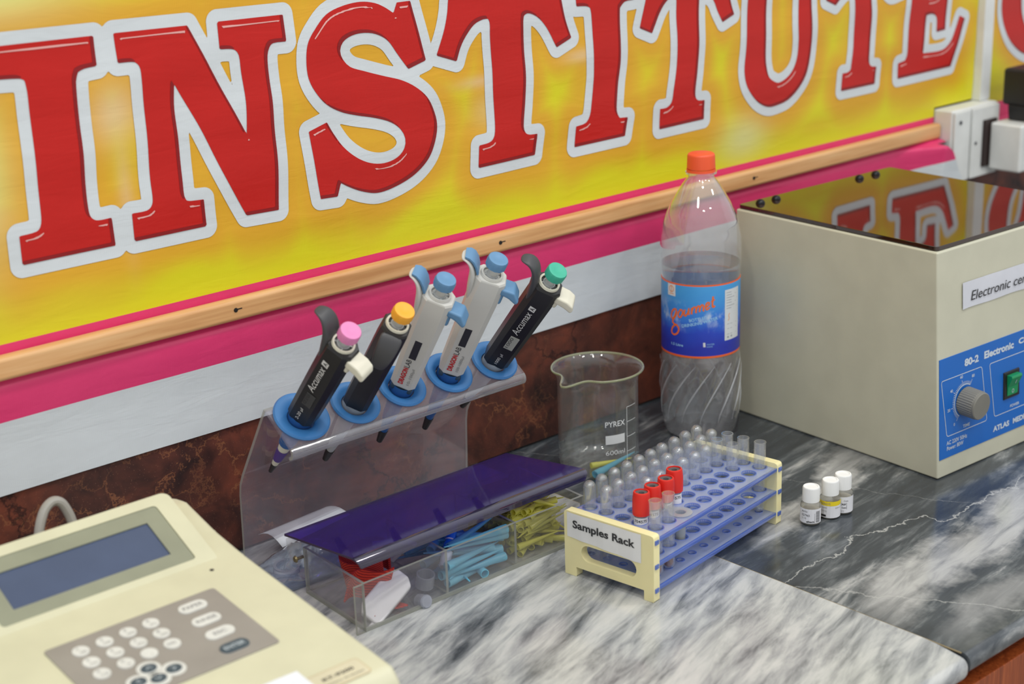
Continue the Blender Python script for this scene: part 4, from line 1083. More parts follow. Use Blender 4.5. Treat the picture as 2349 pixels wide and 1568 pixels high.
mb.add(vs, [(i * 6 + j, (i + 1) * 6 + j, (i + 1) * 6 + j + 1, i * 6 + j + 1) for i in range(11) for j in range(5)], M_PAPER)
o = mb.build('folded_paper', smooth=60, off=(790, -40, 10), loc=(790, -40, 10)); tag(o, 'curled white paper on the plastic bag behind the left end of the purple lid', 'paper')
sm = o.modifiers.new('s', 'SOLIDIFY'); sm.thickness = 0.0003

# ------------------------------------------------------------------ beaker
M_GL = thin('borosilicate glass', (252, 253, 252), 0.015, 1.47, 0.03, (225, 228, 225), gain=1.25)
M_GLR = thin('glass rim', (214, 220, 186), 0.04, 1.5, 0.45, (206, 210, 172), gain=2.0, trl=.5)
M_PRT = pbr('white enamel print', (222, 224, 224), 0.5)
GO = (1144.2, -100.1, 0)
t = thing('beaker', 'clear 600 ml glass beaker with spout and white print between pipette stand and bottle', 'beaker', GO)
SPA = D(192)
def beak(z):
    def f(r, a, zz):
        d = (a - SPA + PI) % (2 * PI) - PI
        k = max(0, (zz - 98) / 20) ** 2.2
        return r + k * (16 * math.exp(-(d / 0.17) ** 2) - 3.5 * math.exp(-((abs(d) - .42) / 0.18) ** 2))
    return f
outer = [(0, 0.4), (32, 0.4), (38, 1.2), (42.5, 4), (44.4, 9), (44.7, 16), (44.7, 100), (45.2, 106), (46.6, 111), (49.2, 115.3), (50.8, 116.6)]
inner = [(50.2, 117.8), (48.2, 117.4), (46.2, 115.6), (44.2, 111), (43.0, 106), (42.6, 100), (42.6, 16), (42, 10), (39.5, 5.6), (35, 3.6), (0, 3.0)]
mb = MB(); mb.lathe(outer, M_GL, 96, rf=beak(0)); mb.lathe(inner, M_GL, 96, rf=beak(0)); mb.build('glass_wall', t, smooth=60)
mb = MB(); mb.tube([((r := beak(0)(50.4, q * 2 * PI / 96, 118)) * math.cos(q * 2 * PI / 96), r * math.sin(q * 2 * PI / 96), 117.3 - 3.2 * math.exp(-(((q * 2 * PI / 96 - SPA + PI) % (2 * PI) - PI) / .2) ** 2)) for q in range(97)], 1.35, M_GLR, 8, cap=False); mb.build('rim', t, smooth=60)
BF = lambda u, v: (44.95 * math.cos(u / 44.95), 44.95 * math.sin(u / 44.95), v)
U0 = lambda deg: D(deg) * 44.95
mb = MB()
mb.text('PYREX', U0(-124.3), 62.9, U0(-94) - U0(-124.3), 6.2, BF, M_PRT, bold=0.12)
mb.text('600ml', U0(-124), 30.3, U0(-94.5) - U0(-124), 5.2, BF, M_PRT)
for k in range(8):
    a0 = -124 + 29.5 * k / 8; a1 = a0 + 29.5 / 8
    mb.add([BF(U0(a0), 43), BF(U0(a1), 43), BF(U0(a1), 53.2), BF(U0(a0), 53.2)], [(0, 1, 2, 3)], M_PRT)
line2(mb, [(U0(-90), 82.3), (U0(-90), 14)], 0.55, BF, M_PRT)
for z in (82.2, 65.2, 47.8, 30.8): line2(mb, [(U0(-90 + q * 5), z) for q in range(5)], 0.55, BF, M_PRT)
mb.build('print', t, smooth=0)
o = TY.copy(); COL.objects.link(o); orient(o, (1152, -112, 6.2), (.95, -.32, .0)); tag(o, 'single yellow pipette tip lying in the bottom of the glass beaker', 'pipette tip')
o = TB.copy(); COL.objects.link(o); orient(o, (1150, -120, 7.6), (.93, .10, .06)); tag(o, 'single blue pipette tip lying in the bottom of the glass beaker', 'pipette tip')

# ------------------------------------------------------------------ water bottle
M_PET = thin('pet plastic', (252, 253, 254), 0.04, 1.5, 0.17, (240, 241, 244), gain=2.6, trl=.4)
WO = (1304, -107, 0)
M_RIB = thin('pet rib highlight', (250, 252, 253), 0.05, 1.5, 0.5, (236, 238, 242), gain=2.5, trl=.5)
t = thing('water_bottle', 'large clear plastic water bottle with orange cap and blue label', 'bottle', WO)
bp = [(0, 4), (12, 3), (26, 0.5), (36, 0.8), (41, 5), (42.5, 12), (44, 20), (46, 32), (46.8, 53), (46.8, 70), (46.8, 89), (45.6, 99), (44.4, 103), (44.4, 190), (45.2, 194), (46.2, 206), (46.6, 228), (46, 236), (42.5, 253), (38.5, 264), (34, 274), (27, 286), (21.5, 295), (17, 301), (14.8, 304), (14.4, 307.5), (17.6, 308), (17.6, 310), (14, 310.4), (13.2, 311), (13.2, 316)]
def wavy(r, a, z):
    if 14 < z < 100: k = min(1, (z - 14) / 14, (100 - z) / 12); return r - k * 3.4 * (0.5 + 0.5 * math.cos(9 * a - z * 0.085)) ** 5
    if 212 < z < 262: k = min(1, (z - 212) / 14, (262 - z) / 14); return r - k * 0.5 * (0.5 + 0.5 * math.cos(7 * a + z * 0.12)) ** 2
    return r
def dense(pr, st=2.5):
    out = [pr[0]]
    for a, b in zip(pr, pr[1:]):
        n = max(1, int(math.hypot(b[0] - a[0], b[1] - a[1]) / st))
        out += [(a[0] + (b[0] - a[0]) * q / n, a[1] + (b[1] - a[1]) * q / n) for q in range(1, n + 1)]
    return out
mb = MB(); mb.lathe(dense(bp), M_PET, 108, rf=wavy); mb.build('bottle_wall', t, smooth=60)
mb = MB()
for k in range(13):
    a0 = 2 * PI * k / 13
    mb.tube([((q := 24 + 70 * i / 12, rr := 46.75 if q > 46 else 44.2 + (q - 20) * 0.098, aa := a0 + 0.85 * (i / 12) ** 1.4) and (rr * math.cos(aa), rr * math.sin(aa), q)) for i in range(13)], [0.25 + 0.75 * math.sin(PI * i / 12) for i in range(13)], M_RIB, 6)
mb.build('moulded_rib_glint', t, smooth=60)  # pale hazy ridges: light caught by the moulded grooves, put into their colour
def water_mat():
    mt, nt, out = newmat('drinking water')
    tr = nd(nt, 'ShaderNodeBsdfTransparent', {'Color': lin((248, 250, 252))})
    rf_ = nd(nt, 'ShaderNodeBsdfRefraction', {'Color': lin((252, 253, 254)), 'Roughness': 0.02, 'IOR': 1.31})
    a = nd(nt, 'ShaderNodeMixShader', {0: 0.5, 1: tr.outputs[0], 2: rf_.outputs[0]})
    gl = nd(nt, 'ShaderNodeBsdfGlossy', {'Roughness': 0.03})
    s = nd(nt, 'ShaderNodeMixShader', {0: fres(nt, 1.33).outputs[0], 1: a.outputs[0], 2: gl.outputs[0]})
    nt.links.new(s.outputs[0], out.inputs[0]); return mt
wp = [(0, 5)] + [(r - 1.4, z + .8) for r, z in bp if 3 <= z < 206 and r > 20] + [(45.0, 206), (0, 206)]
mb = MB(); mb.lathe(dense(wp), water_mat(), 108, rf=wavy); mb.build('water', t, smooth=40)
M_OR = pbr('orange cap plastic', (240, 92, 50), 0.42, var=.02, sub=0.1)
mb = MB(); kn = lambda r, a, z: r * (1 + 0.008 * math.cos(60 * a)) if 314 < z < 326 else r
mb.lathe([(15.4, 313.6), (15.9, 314.2), (15.4, 328), (14.6, 330), (13, 330.9), (0, 331)], M_OR, 96, rf=kn)
mb.lathe([(14.2, 309.9), (16.4, 310.2), (16.4, 313), (14.4, 313.2)], M_OR, 48)
mb.build('screw_cap', t, smooth=40)
def label_mat():
    mt, nt, out = newmat('blue bottle label')
    tc = nd(nt, 'ShaderNodeTexCoord'); P = tc.outputs['Object']
    z = nd(nt, 'ShaderNodeSeparateXYZ', {0: P}).outputs[2]
    f = mth(nt, 'DIVIDE', mth(nt, 'SUBTRACT', z, 0.104), 0.086)
    f2 = mth(nt, 'ADD', f, mth(nt, 'MULTIPLY', mth(nt, 'SUBTRACT', noise(nt, P, 45, 4), 0.5), 0.28))
    c = ramp(nt, f2, [(0.14, lin((42, 54, 170))), (0.36, lin((42, 72, 192))), (0.52, lin((56, 120, 218))), (0.75, lin((66, 150, 222))), (1.0, lin((74, 162, 226)))])
    cl = mth(nt, 'MULTIPLY', mth(nt, 'SUBTRACT', noise(nt, coords(nt, (1, 1, .8)), 60, 5, 0.6), 0.50), 6.0, clamp=True)
    bl = mth(nt, 'SUBTRACT', 1.0, mth(nt, 'MULTIPLY', mth(nt, 'ABSOLUTE', mth(nt, 'SUBTRACT', f, 0.56)), 4.2), clamp=True)
    c = mixc(nt, mth(nt, 'MULTIPLY', mth(nt, 'MULTIPLY', cl, bl), 0.8), c, lin((206, 222, 236)))
    ed = mth(nt, 'MAXIMUM', mth(nt, 'GREATER_THAN', z, 0.1884), mth(nt, 'LESS_THAN', z, 0.1064))
    c = mixc(nt, ed, c, lin((236, 104, 44)))
    b = nd(nt, 'ShaderNodeBsdfPrincipled', {'Base Color': c, 'Roughness': 0.35})
    nt.links.new(b.outputs[0], out.inputs[0]); return mt
mb = MB(); mb.lathe([(44.6, 104), (45.1, 104), (45.1, 190), (44.6, 190), (44.6, 104)], label_mat(), 96)
lb = mb.build('label', t, smooth=50)
WF = lambda u, v: (45.25 * math.cos(u / 45.25), 45.25 * math.sin(u / 45.25), v)
WF2 = lambda u, v: (45.35 * math.cos(u / 45.35), 45.35 * math.sin(u / 45.35), v)
WU = lambda deg: D(deg) * 45.25
M_ORI = pbr('orange label ink', (232, 110, 40), 0.45); M_LB = pbr('pale blue ink', (150, 200, 236), 0.5); M_OFF = pbr('label white panel', (212, 216, 220), 0.5)
mb = MB()
def stroke(pts, wd, mat, fn=WF2, w2=None):
    """brush stroke through points, smoothed"""
    Q = []
    for i in range(len(pts) - 1):
        a, b = Vector(pts[i]), Vector(pts[i + 1]); p0 = Vector(pts[max(0, i - 1)]); p3 = Vector(pts[min(len(pts) - 1, i + 2)])
        for q in range(5):
            s = q / 5; Q.append(tuple(((2 * a) + (b - p0) * s + (2 * p0 - 5 * a + 4 * b - p3) * s * s + (3 * a - p0 - 3 * b + p3) * s ** 3) * 0.5))
    Q.append(tuple(pts[-1])); line2(mb, Q, wd, fn, mat)
u0 = WU(-186.5)    # script word: letters drawn as brush strokes, x to the right, rising to the right
def sp(pts, wd=1.9): stroke([(u0 + a, 148.0 + b + a * 0.33) for a, b in pts], wd, M_ORI)
sp([(9.5, 7.5), (6.5, 9.5), (2.5, 7), (1.4, 2), (3.4, -1.2), (6.5, 1), (9.2, 6.8), (8.2, 2), (3.6, -4), (5.4, -7.6), (10, -10.6), (12.4, -15), (10.4, -19.6), (5.6, -20.6), (2.0, -17), (3.2, -12), (7.2, -9.4), (10.2, -10)], 2.1)
sp([(14, 6.8), (11.6, 3.6), (12, 0), (14.4, -1.6), (17, 1.6), (17.2, 5.4), (15, 7.2), (13.4, 6.4)])
sp([(20, 6.4), (19.2, 1), (20.6, -1), (23.6, 1.4), (25, 6.6), (24.6, 1.2), (25.6, -1)])
sp([(28.4, 6.6), (28, -1)], 2.1); sp([(28.2, 2.4), (30, 6), (32, 6.6)])
sp([(33.4, 6.6), (33, -1)], 2.1); sp([(33.2, 2.6), (35.4, 6.4), (37.2, 4.6), (37, -1)]); sp([(37.2, 2.6), (39.4, 6.4), (41.4, 4.6), (41.2, -.4), (42.4, -1)])
sp([(43.8, 1.6), (47.8, 4.2), (47.2, 6.6), (44.8, 6), (43.8, 2), (45.2, -1), (48.6, .4)])
sp([(52.4, 11.6), (51.6, 3), (52.2, -.8), (54.6, -.2)], 2.1); sp([(49.8, 6.4), (54.6, 7.2)], 1.3)
mb.text('BOTTLED', WU(-154), 146.6, WU(-127.4) - WU(-154), 3.6, WF, M_LB, bold=.2, rot=0.21)
mb.text('DRINKING WATER', WU(-165), 139.2, WU(-110.5) - WU(-165), 3.8, WF, M_LB, bold=.2, rot=0.24)
mb.text('1.5 Litre', WU(-184.5), 116.6, WU(-163.5) - WU(-184.5), 3.0, WF, M_LB, bold=.2)
stroke([(WU(-132.6), 122.8), (WU(-132.4), 120), (WU(-132.2), 117.6)], 2.6, M_OFF, WF); mb.text('WATER', WU(-129), 119.6, 9, 1.7, WF, M_LB); mb.text('SAFE', WU(-129), 117, 7, 1.5, WF, M_LB)
for k in range(6):
    a0, a1 = -101 + k * 5.2, -101 + k * 5.2 + 5.2; mb.add([WF(WU(a0), 122.5), WF(WU(a1), 122.5), WF(WU(a1), 182), WF(WU(a0), 182)], [(0, 1, 2, 3)], M_OFF)
for k in range(3):
    a0, a1 = -192 + k * 5.2, -192 + k * 5.2 + 5.2; mb.add([WF(WU(a0), 174.5), WF(WU(a1), 174.5), WF(WU(a1), 188.2), WF(WU(a0), 188.2)], [(0, 1, 2, 3)], M_OFF)
M_ORL = pbr('faded orange ink', (226, 160, 110), 0.5)
line2(mb, [(WU(-184.5) + 3.3 * math.cos(q * .52), 182.6 + 3.6 * math.sin(q * .52)) for q in range(12)], 1.1, WF2, M_ORL, True); line2(mb, [(WU(-184.5), 186), (WU(-184.5), 179)], 1, WF2, M_ORL); line2(mb, [(WU(-188.5), 177), (WU(-180), 177)], 1, WF2, M_ORL)
for k, z in enumerate((178.5, 175.5, 172.5, 169.5, 166.5, 163, 160)): line2(mb, [(WU(-98.5), z), (WU(-90), z), (WU(-74 - (k % 3) * 4), z)], 0.7, WF2, pbr('small print', (150, 156, 164), 0.5))
for z in (141.5, 136, 129.5): line2(mb, [(WU(-97), z), (WU(-88), z), (WU(-76), z)], 0.5, WF2, MATS['small print'])
stroke([(WU(-92), 154), (WU(-94), 151.5), (WU(-93), 148), (WU(-95), 145.5)], 1.0, M_ORL)
disc(mb, WU(-95), 126, 1.3, WF2, MATS['small print'], 10); disc(mb, WU(-88), 126.4, 1.3, WF2, MATS['small print'], 10)
mb.build('label_print', lb, smooth=0)

# ------------------------------------------------------------------ vials
M_VG = thin('vial glass', (236, 236, 232), 0.03, 1.5, 0.12, (216, 212, 204), gain=1.3)
M_CAPW = pbr('white ribbed cap', (240, 240, 238), 0.4, var=.01)
M_LABW = pbr('vial label', (226, 226, 230), 0.5); M_YEL = pbr('yellow label band', (232, 208, 40), 0.5)
def vial(label, loc, yaw, kind, H=40.5):
    t = thing('vial', label, 'vial', loc, rot=(0, 0, 0))
    b = H - 15.5
    mb = MB(); mb.lathe([(0, 1.2), (7, 0.4), (9.6, 1.0), (10.6, 3), (10.7, b - 6), (10.2, b - 3), (7.6, b - .4), (7.2, b + 3)], M_VG, 36); mb.build('glass_body', t, smooth=50)
    mb = MB(); mb.lathe([(0, 1.6), (9.6, 2.2), (9.8, b - (10 if kind != 1 else 13)), (0, b - (10 if kind != 1 else 13))], pbr('whitish reagent', (206, 200, 190), 0.4) if kind != 1 else pbr('pale yellow reagent', (214, 204, 150), 0.4), 30); mb.build('reagent', t)
    mb = MB(); rib = lambda r, a, z: r * (1 + 0.014 * math.cos(36 * a)) if r > 8 and z < H - 1.5 else r
    mb.lathe([(7.6, b), (8.7, b), (8.8, H - 1.4), (8.0, H - .1), (6.6, H), (6.4, H - .7), (0, H - .7)], M_CAPW, 144, rf=rib); mb.build('screw_cap', t, smooth=35)
    vf = lambda u, v: (10.85 * math.cos(yaw + u / 10.85), 10.85 * math.sin(yaw + u / 10.85), v)
    vf2 = lambda u, v: (10.95 * math.cos(yaw + u / 10.95), 10.95 * math.sin(yaw + u / 10.95), v)
    def patch(ua, ub, za, zb, mat, f=vf):
        for k in range(10):
            p, q = ua + (ub - ua) * k / 10, ua + (ub - ua) * (k + 1) / 10; mb.add([f(p, za), f(q, za), f(q, zb), f(p, zb)], [(0, 1, 2, 3)], mat)
    mb = MB()
    if kind == 0:
        patch(-17, 12.5, 3.5, 19, M_LABW)
        mb.text('027965', -10.5, 11, 9, 2.4, vf2, M_INK); mb.text('ENTS2', -10.5, 15.2, 6.5, 1.8, vf2, M_INK); mb.text('2-18', -10.5, 8.0, 5.2, 1.8, vf2, M_INKG); mb.text('elitech', -5.0, 4.4, 8, 2.0, vf2, M_INK, bold=.3)
        line2(mb, [(-12, 14.2), (3.6, 14.2), (3.6, 4.2)], 0.35, vf2, M_INK)
        q = 4.6
        for k in range(16): w_ = (.28, .5, .22, .4)[k % 4]; patch(5, 10, q, q + w_, M_INK, vf2); q += w_ + .42
    elif kind == 1:
        patch(-17, 17, 2.4, 15.5, M_LABW); patch(-17, 17, 15.6, 20.4, M_YEL)
        mb.text('Standard FS', -11.5, 17, 11.5, 2.0, vf2, M_INKG); mb.text('0.090', -10, 12.6, 6.5, 1.4, vf2, M_INKG); mb.text('2024-10', 5, 12.4, 7, 1.5, vf2, M_INKG)
        mb.text('102975', -10, 9, 6, 1.4, vf2, M_INKG); patch(-10, -4.6, 3.6, 5.8, M_INK, vf2); line2(mb, [(-16, 15.4), (0, 15.4), (16, 15.4)], .35, vf2, M_INKG)
    else:
        patch(-3.5, 17, 3.0, 20.5, M_LABW)
        mb.text('Cont.', 1, 15.5, 5, 1.7, vf2, M_INK); mb.text('REF', -1, 11.6, 4.4, 1.9, vf2, M_INK, bold=.3); mb.text('Conc', -1, 8.0, 4.6, 1.9, vf2, M_INK, bold=.3); mb.text('2°C', -1.6, 4.2, 3, 1.8, vf2, M_INK)
        line2(mb, [(-1.6, 11), (-1.6, 14), (4.2, 14), (4.2, 7)], .3, vf2, M_INK)
    mb.build('label', t, smooth=0)
vial('small glass vial with white ribbed cap and barcode label, nearest the rack', (1190.5, -361, 0), D(-138), 0)
vial('small glass vial with white ribbed cap and yellow-banded label, middle one of three', (1216.5, -365, 0), D(-139), 1, 41)
vial('small glass vial with white ribbed cap and plain white label, rightmost of three', (1234.5, -367, 0), D(-140), 2, 42.5)
# ------------------------------------------------------------------ centrifuge
M_BEI = pbr('beige enamel', (196, 194, 174), 0.45, var=.03, bump=.15, bscale=500)
M_BLUE = pbr('blue fascia', (20, 100, 186), 0.4, var=.02)
CA = D(-2.4216)
t = thing('centrifuge', 'beige box centrifuge with glossy brown lid and blue front panel', 'centrifuge', (1369.8, -390.3, 0), rot=(0, 0, CA))
def hexa(mb, x0, x1, ylo0, ylo1, yhi0, yhi1, z0, z1, mat, bev=0, seg=2):
    b = bmesh.new()
    v = [b.verts.new(p) for p in ((x0, ylo0, z0), (x1, ylo0, z0), (x1, yhi0, z0), (x0, yhi0, z0), (x0, ylo1, z1), (x1, ylo1, z1), (x1, yhi1, z1), (x0, yhi1, z1))]
    for f in ((3, 2, 1, 0), (4, 5, 6, 7), (0, 1, 5, 4), (1, 2, 6, 5), (2, 3, 7, 6), (3, 0, 4, 7)): b.faces.new([v[i] for i in f])
    if bev: bmesh.ops.bevel(b, geom=b.edges[:], offset=bev, segments=seg, profile=.5, affect='EDGES')
    mb.bm(b, mat)
mb = MB(); hexa(mb, 0, 283, 0, 15.6, 294, 300, 0.4, 250, M_BEI, 2.2, 3)
mb.build('casing', t, smooth=40)
for fx in (18, 265):
    for fy in (20, 275):
        mb = MB(); mb.lathe([(0, 0.1), (9, .1), (9, .39), (0, .39)], M_BLK, 14, Matrix.Translation((fx, fy, 0))); mb.build('foot', t)
def lidm():
    mt, nt, out = newmat('brown smoked acrylic lid')
    b = nd(nt, 'ShaderNodeBsdfPrincipled', {'Base Color': ramp(nt, noise(nt, coords(nt), 20, 2), [(.3, lin((44, 24, 14))), (.7, lin((52, 30, 18)))]), 'Roughness': 0.035, 'IOR': 1.7, 'Specular IOR Level': 0.6, 'Coat Weight': 0.15, 'Coat Roughness': 0.03, 'Coat IOR': 1.7})
    nt.links.new(b.outputs[0], out.inputs[0]); return mt
mb = MB(); mb.prism(rrect(3, 280, 18.5, 299, 4, 3), 250.6, 255, 'z', lidm(), 0.5, 2); lo_ = mb.build('lid', t, smooth=0)
mb = MB(); mb.box(5, 278, 20, 298, 250.05, 250.55, M_BLK); mb.build('lid_gasket', t, smooth=0)
for kx in (23, 50, 201, 232):
    mb = MB(); mb.lathe([(5.6, 0), (5.4, 1.6), (4.4, 3.6), (2.6, 4.9), (0, 5.3)], pbr('black chrome', (26, 26, 28), 0.15, metal=.5), 20, Matrix.Translation((kx, 283, 255))); mb.build('hinge_nut', lo_)
def FP(u, v, d=0.0): return (u, 15.6 * v / 250 - d, v)
mb = MB()
vs = [FP(2.4, 21.6, .7), FP(280.6, 21.6, .7), FP(280.6, 133.5, .7), FP(2.4, 133.5, .7), FP(2.4, 21.6, .05), FP(280.6, 21.6, .05), FP(280.6, 133.5, .05), FP(2.4, 133.5, .05)]
mb.add(vs, [(0, 1, 2, 3), (0, 4, 5, 1), (1, 5, 6, 2), (2, 6, 7, 3), (3, 7, 4, 0)], M_BLUE)
fa = mb.build('front_panel', t, smooth=0)
M_SK = pbr('pale panel ink', (196, 206, 216), 0.5)
pf = lambda u, v: FP(u, v, .95); SH = -0.145
def pskew(x, y, w_, h, s, mat=M_SK, bold=.15, **k):
    tmp = MB(); tmp.text(s, 0, 0, w_, h, lambda u, v: (u, v, 0), mat, bold=bold, **k)
    mb.add([pf(x + a - SH * 0 + b * 0.02, y + b) for a, b, _ in tmp.v], tmp.f, mat)
mb = MB()
pskew(45.5, 116.5, 25, 8.5, '80-2', bold=.45); pskew(80.5, 116.8, 54, 8.5, 'Electronic', bold=.45); pskew(143.5, 117, 60, 8.5, 'Centrifuge', bold=.45)
def pbox(x0, x1, y0, y1, r=3):
    line2(mb, [(a - (b - y0) * 0.15, b) for a, b in rrect(x0, x1, y0, y1, r, 4)], 0.8, pf, M_SK, True)
pbox(14.7, 86, 45.5, 109.5); pbox(99.8, 175, 46, 109)
pskew(97.5, 28.6, 30, 6.4, 'ATLAS', bold=.45); pskew(134.5, 28.8, 40, 6.4, 'MEDICAL', bold=.45)
pskew(14.2, 35.6, 36, 4.6, 'AC 220V 50Hz'); pskew(14.8, 29.4, 29, 4.6, 'Power: 80W')
pskew(43, 48, 12, 3.6, 'TIME'); pskew(129, 49, 17, 3.4, 'POWER')
KX, KZ = 46.5, 78.5
for q in range(0, 33):
    a = D(232 - q * 5.4); big = q % 8 == 0
    line2(mb, [(KX + 18.6 * math.cos(a), KZ + 18.6 * math.sin(a)), (KX + (24.5 if big else 21.8) * math.cos(a), KZ + (24.5 if big else 21.8) * math.sin(a))], .55, pf, M_SK)
line2(mb, [(KX + 18.2 * math.cos(D(60 + q * 8)), KZ + 18.2 * math.sin(D(60 + q * 8))) for q in range(23)], .9, pf, M_SK)
for q, s in enumerate(('0', '20', '40', '60', '80')):
    a = D(232 - q * 8 * 5.4); pskew(KX + 28.5 * math.cos(a) - 2.4, KZ + 28.5 * math.sin(a) - 1.6, 2.2 if s == '0' else 4.6, 3.4, s)
mb.build('print', fa, smooth=0)
knurl = lambda r, a, z: r * (1 + 0.022 * math.cos(36 * a)) if z < 18.5 and r > 14 else r
mb = MB(); MK = Matrix.Translation((KX, 15.6 * KZ / 250 - .75, KZ)) @ Matrix.Rotation(PI / 2 + math.atan(15.6 / 250), 4, 'X')
mb.lathe([(15.6, 0), (15.6, 18.4), (15.3, 19), (15.3, 21), (14.4, 21.8), (0, 21.9)], pbr('grey knob plastic', (122, 120, 112), 0.42), 144, MK, rf=knurl); mb.build('timer_knob', fa, smooth=30)
mb = MB(); sw = [(115.5, 61), (144.5, 61), (144.5, 92.4), (115.5, 92.4)]
mb.add([FP(a, b, 1.0) for a, b in sw] + [FP(a + (130 - a) * .06, b + (76.5 - b) * .05, 2.6) for a, b in sw], [(4, 5, 6, 7)] + [(i, (i + 1) % 4, 4 + (i + 1) % 4, 4 + i) for i in range(4)], M_BLK)
so_ = mb.build('power_switch', fa, smooth=0)
mb = MB(); pr = [FP(0, 65, 2.4), FP(0, 65, 3.4), FP(0, 75, 4.2), FP(0, 86.5, 9.4), FP(0, 89, 8.6), FP(0, 89, 2.4)]
mb.prism([(p[1], p[2]) for p in pr], 120.5, 139.5, 'x', pbr('green rocker', (20, 138, 84), 0.3), 0.5, 2)
mb.text('O', 127.6, 67.3, 4, 4.6, lambda u, v: FP(u, v, 3.9 + (v - 66) * .05), M_SK); mb.text('I', 129.5, 79, 0.9, 4.4, lambda u, v: FP(u, v, 6.9 + (v - 79) * .42), M_SK)
mb.build('rocker', so_, smooth=30)
mb = MB(); nx = 16; vs = []
for i in range(nx + 1):
    u = 41.6 + 172 * i / nx; d = 0.8 + 0.7 * math.exp(-i * 1.2) + 0.3 * math.sin(i * .7) ** 2
    vs += [FP(u, 180.6 + 0.4 * math.sin(i), d), FP(u, 209.6, d * .9)]
mb.add(vs, [(2 * i, 2 * i + 2, 2 * i + 3, 2 * i + 1) for i in range(nx)], pbr('paper notice', (206, 208, 216), .7))
mb.text('Electronic centrifuge', 55.5, 184.6, 146, 13.8, lambda u, v: FP(u, v, 1.95), M_INK, bold=.0, shear=.2)
mb.build('paper_sign', t, smooth=0)

# ------------------------------------------------------------------ sample rack
RA = D(8.1376); RO = Vector((937, -268, 0))
t = thing('sample_rack', 'cream and translucent blue test tube rack with a Samples Rack paper label', 'tube rack', RO, rot=(0, 0, RA))
M_CRP = pbr('cream rack plastic', (232, 222, 170), 0.38, var=.03, sub=.15)
M_SHB = thin('blue translucent shelf', (238, 243, 254), 0.12, 1.5, 0.46, (208, 216, 236), trl=.35)
M_SHE = thin('blue shelf edge', (176, 196, 248), 0.1, 1.5, 0.55, (124, 158, 234), gain=1.8, trl=.5)
def endplate(x0, x1, nm):
    out = [(1, 8), (1, 64)] + [(1 - 3 + 3 * math.cos(a), 64 + 3 * math.sin(a)) for a in (.5, 1.0, PI / 2)]
    out = [(1.5, 0.2), (1.5, 64), (0.6, 66.2), (-1.5, 67), (-100, 67), (-102.4, 66.2), (-103.3, 64), (-103.3, 0.2), (-92, .2), (-92, 10), (-12.5, 10), (-12.5, .2)]
    slot = [(-75 - 8.5 * math.sin(a), 27.5 - 8.5 * math.cos(a)) for a in np.linspace(0, PI, 9)] + [(-27 + 8.5 * math.sin(a), 27.5 + 8.5 * math.cos(a)) for a in np.linspace(0, PI, 9)]
    mb = MB(); plate_holes(mb, out, [slot], x0, x1, 'x', M_CRP)
    o = mb.build(nm, t, smooth=40); bv = o.modifiers.new('b', 'BEVEL'); bv.width = 0.0014; bv.segments = 3; bv.limit_method = 'ANGLE'; bv.angle_limit = D(40)
    return o
e1 = endplate(0, 9, 'end_plate'); e2 = endplate(212, 221, 'end_plate')
mb = MB(); nx = 10; vs = []
for i in range(nx + 1):
    u = i / nx; y = -2.2 - 87 * u; d = -0.25 - 0.5 * math.sin(u * 9) ** 2 * (.3 if i in (0,) else 1)
    vs += [(d, y, 40.3 - 4.0 * u + .3 * math.sin(i * 2)), (d, y, 65.6)]
mb.add(vs, [(2 * i + 1, 2 * i, 2 * i + 2, 2 * i + 3) for i in range(nx)], pbr('rack paper label', (222, 222, 222), .7))
mb.text('Samples Rack', 0, 0, 73, 10.5, lambda u, v: (-0.98, -9.5 - u, 48.6 + v - u * .012), M_INK, bold=.28)
mb.build('paper_label', e1, smooth=0)
ROWS = [-9.5, -29, -48.3, -67.6, -86.9]; COLS = [26.5 + 19.85 * k for k in range(10)]
for zt, hr in ((62, 7.0), (37.6, 7.0), (13.4, 3.4)):
    mb = MB(); hl = [circ(cx, cy, hr, 24) for cx in COLS for cy in ROWS]
    plate_holes(mb, [(9.05, -1.2), (211.95, -1.2), (211.95, -100.5), (9.05, -100.5)], hl, zt - 2.0, zt, 'z', M_SHB)
    so_ = mb.build('shelf', t, smooth=0)
    mb = MB(); mb.box(4, 217.4, -103.2, -100.6, zt - 3.6, zt + .2, M_SHE, .4); mb.box(9.05, 211.95, -1.1, 0.4, zt - 3.6, zt + .2, M_SHE, .4)
    for x_ in (1.5, 214): mb.box(x_, x_ + 5.5, -104.6, -103.4, zt - 4.2, zt + .3, M_SHE, .3)
    for cx in COLS:
        for cy in ROWS: mb.lathe([(hr + .05, zt - 3.4), (hr + .05, zt + .25), (hr + .9, zt + .35), (hr + 1.0, zt + 0.06)], M_SHE, 20, Matrix.Translation((cx, cy, 0)))
    mb.build('raised_rim', so_, smooth=50)
RM = Matrix.Translation(RO) @ Matrix.Rotation(RA, 4, 'Z')
def rl(x, y, z): return tuple(RM @ Vector((x, y, z)))
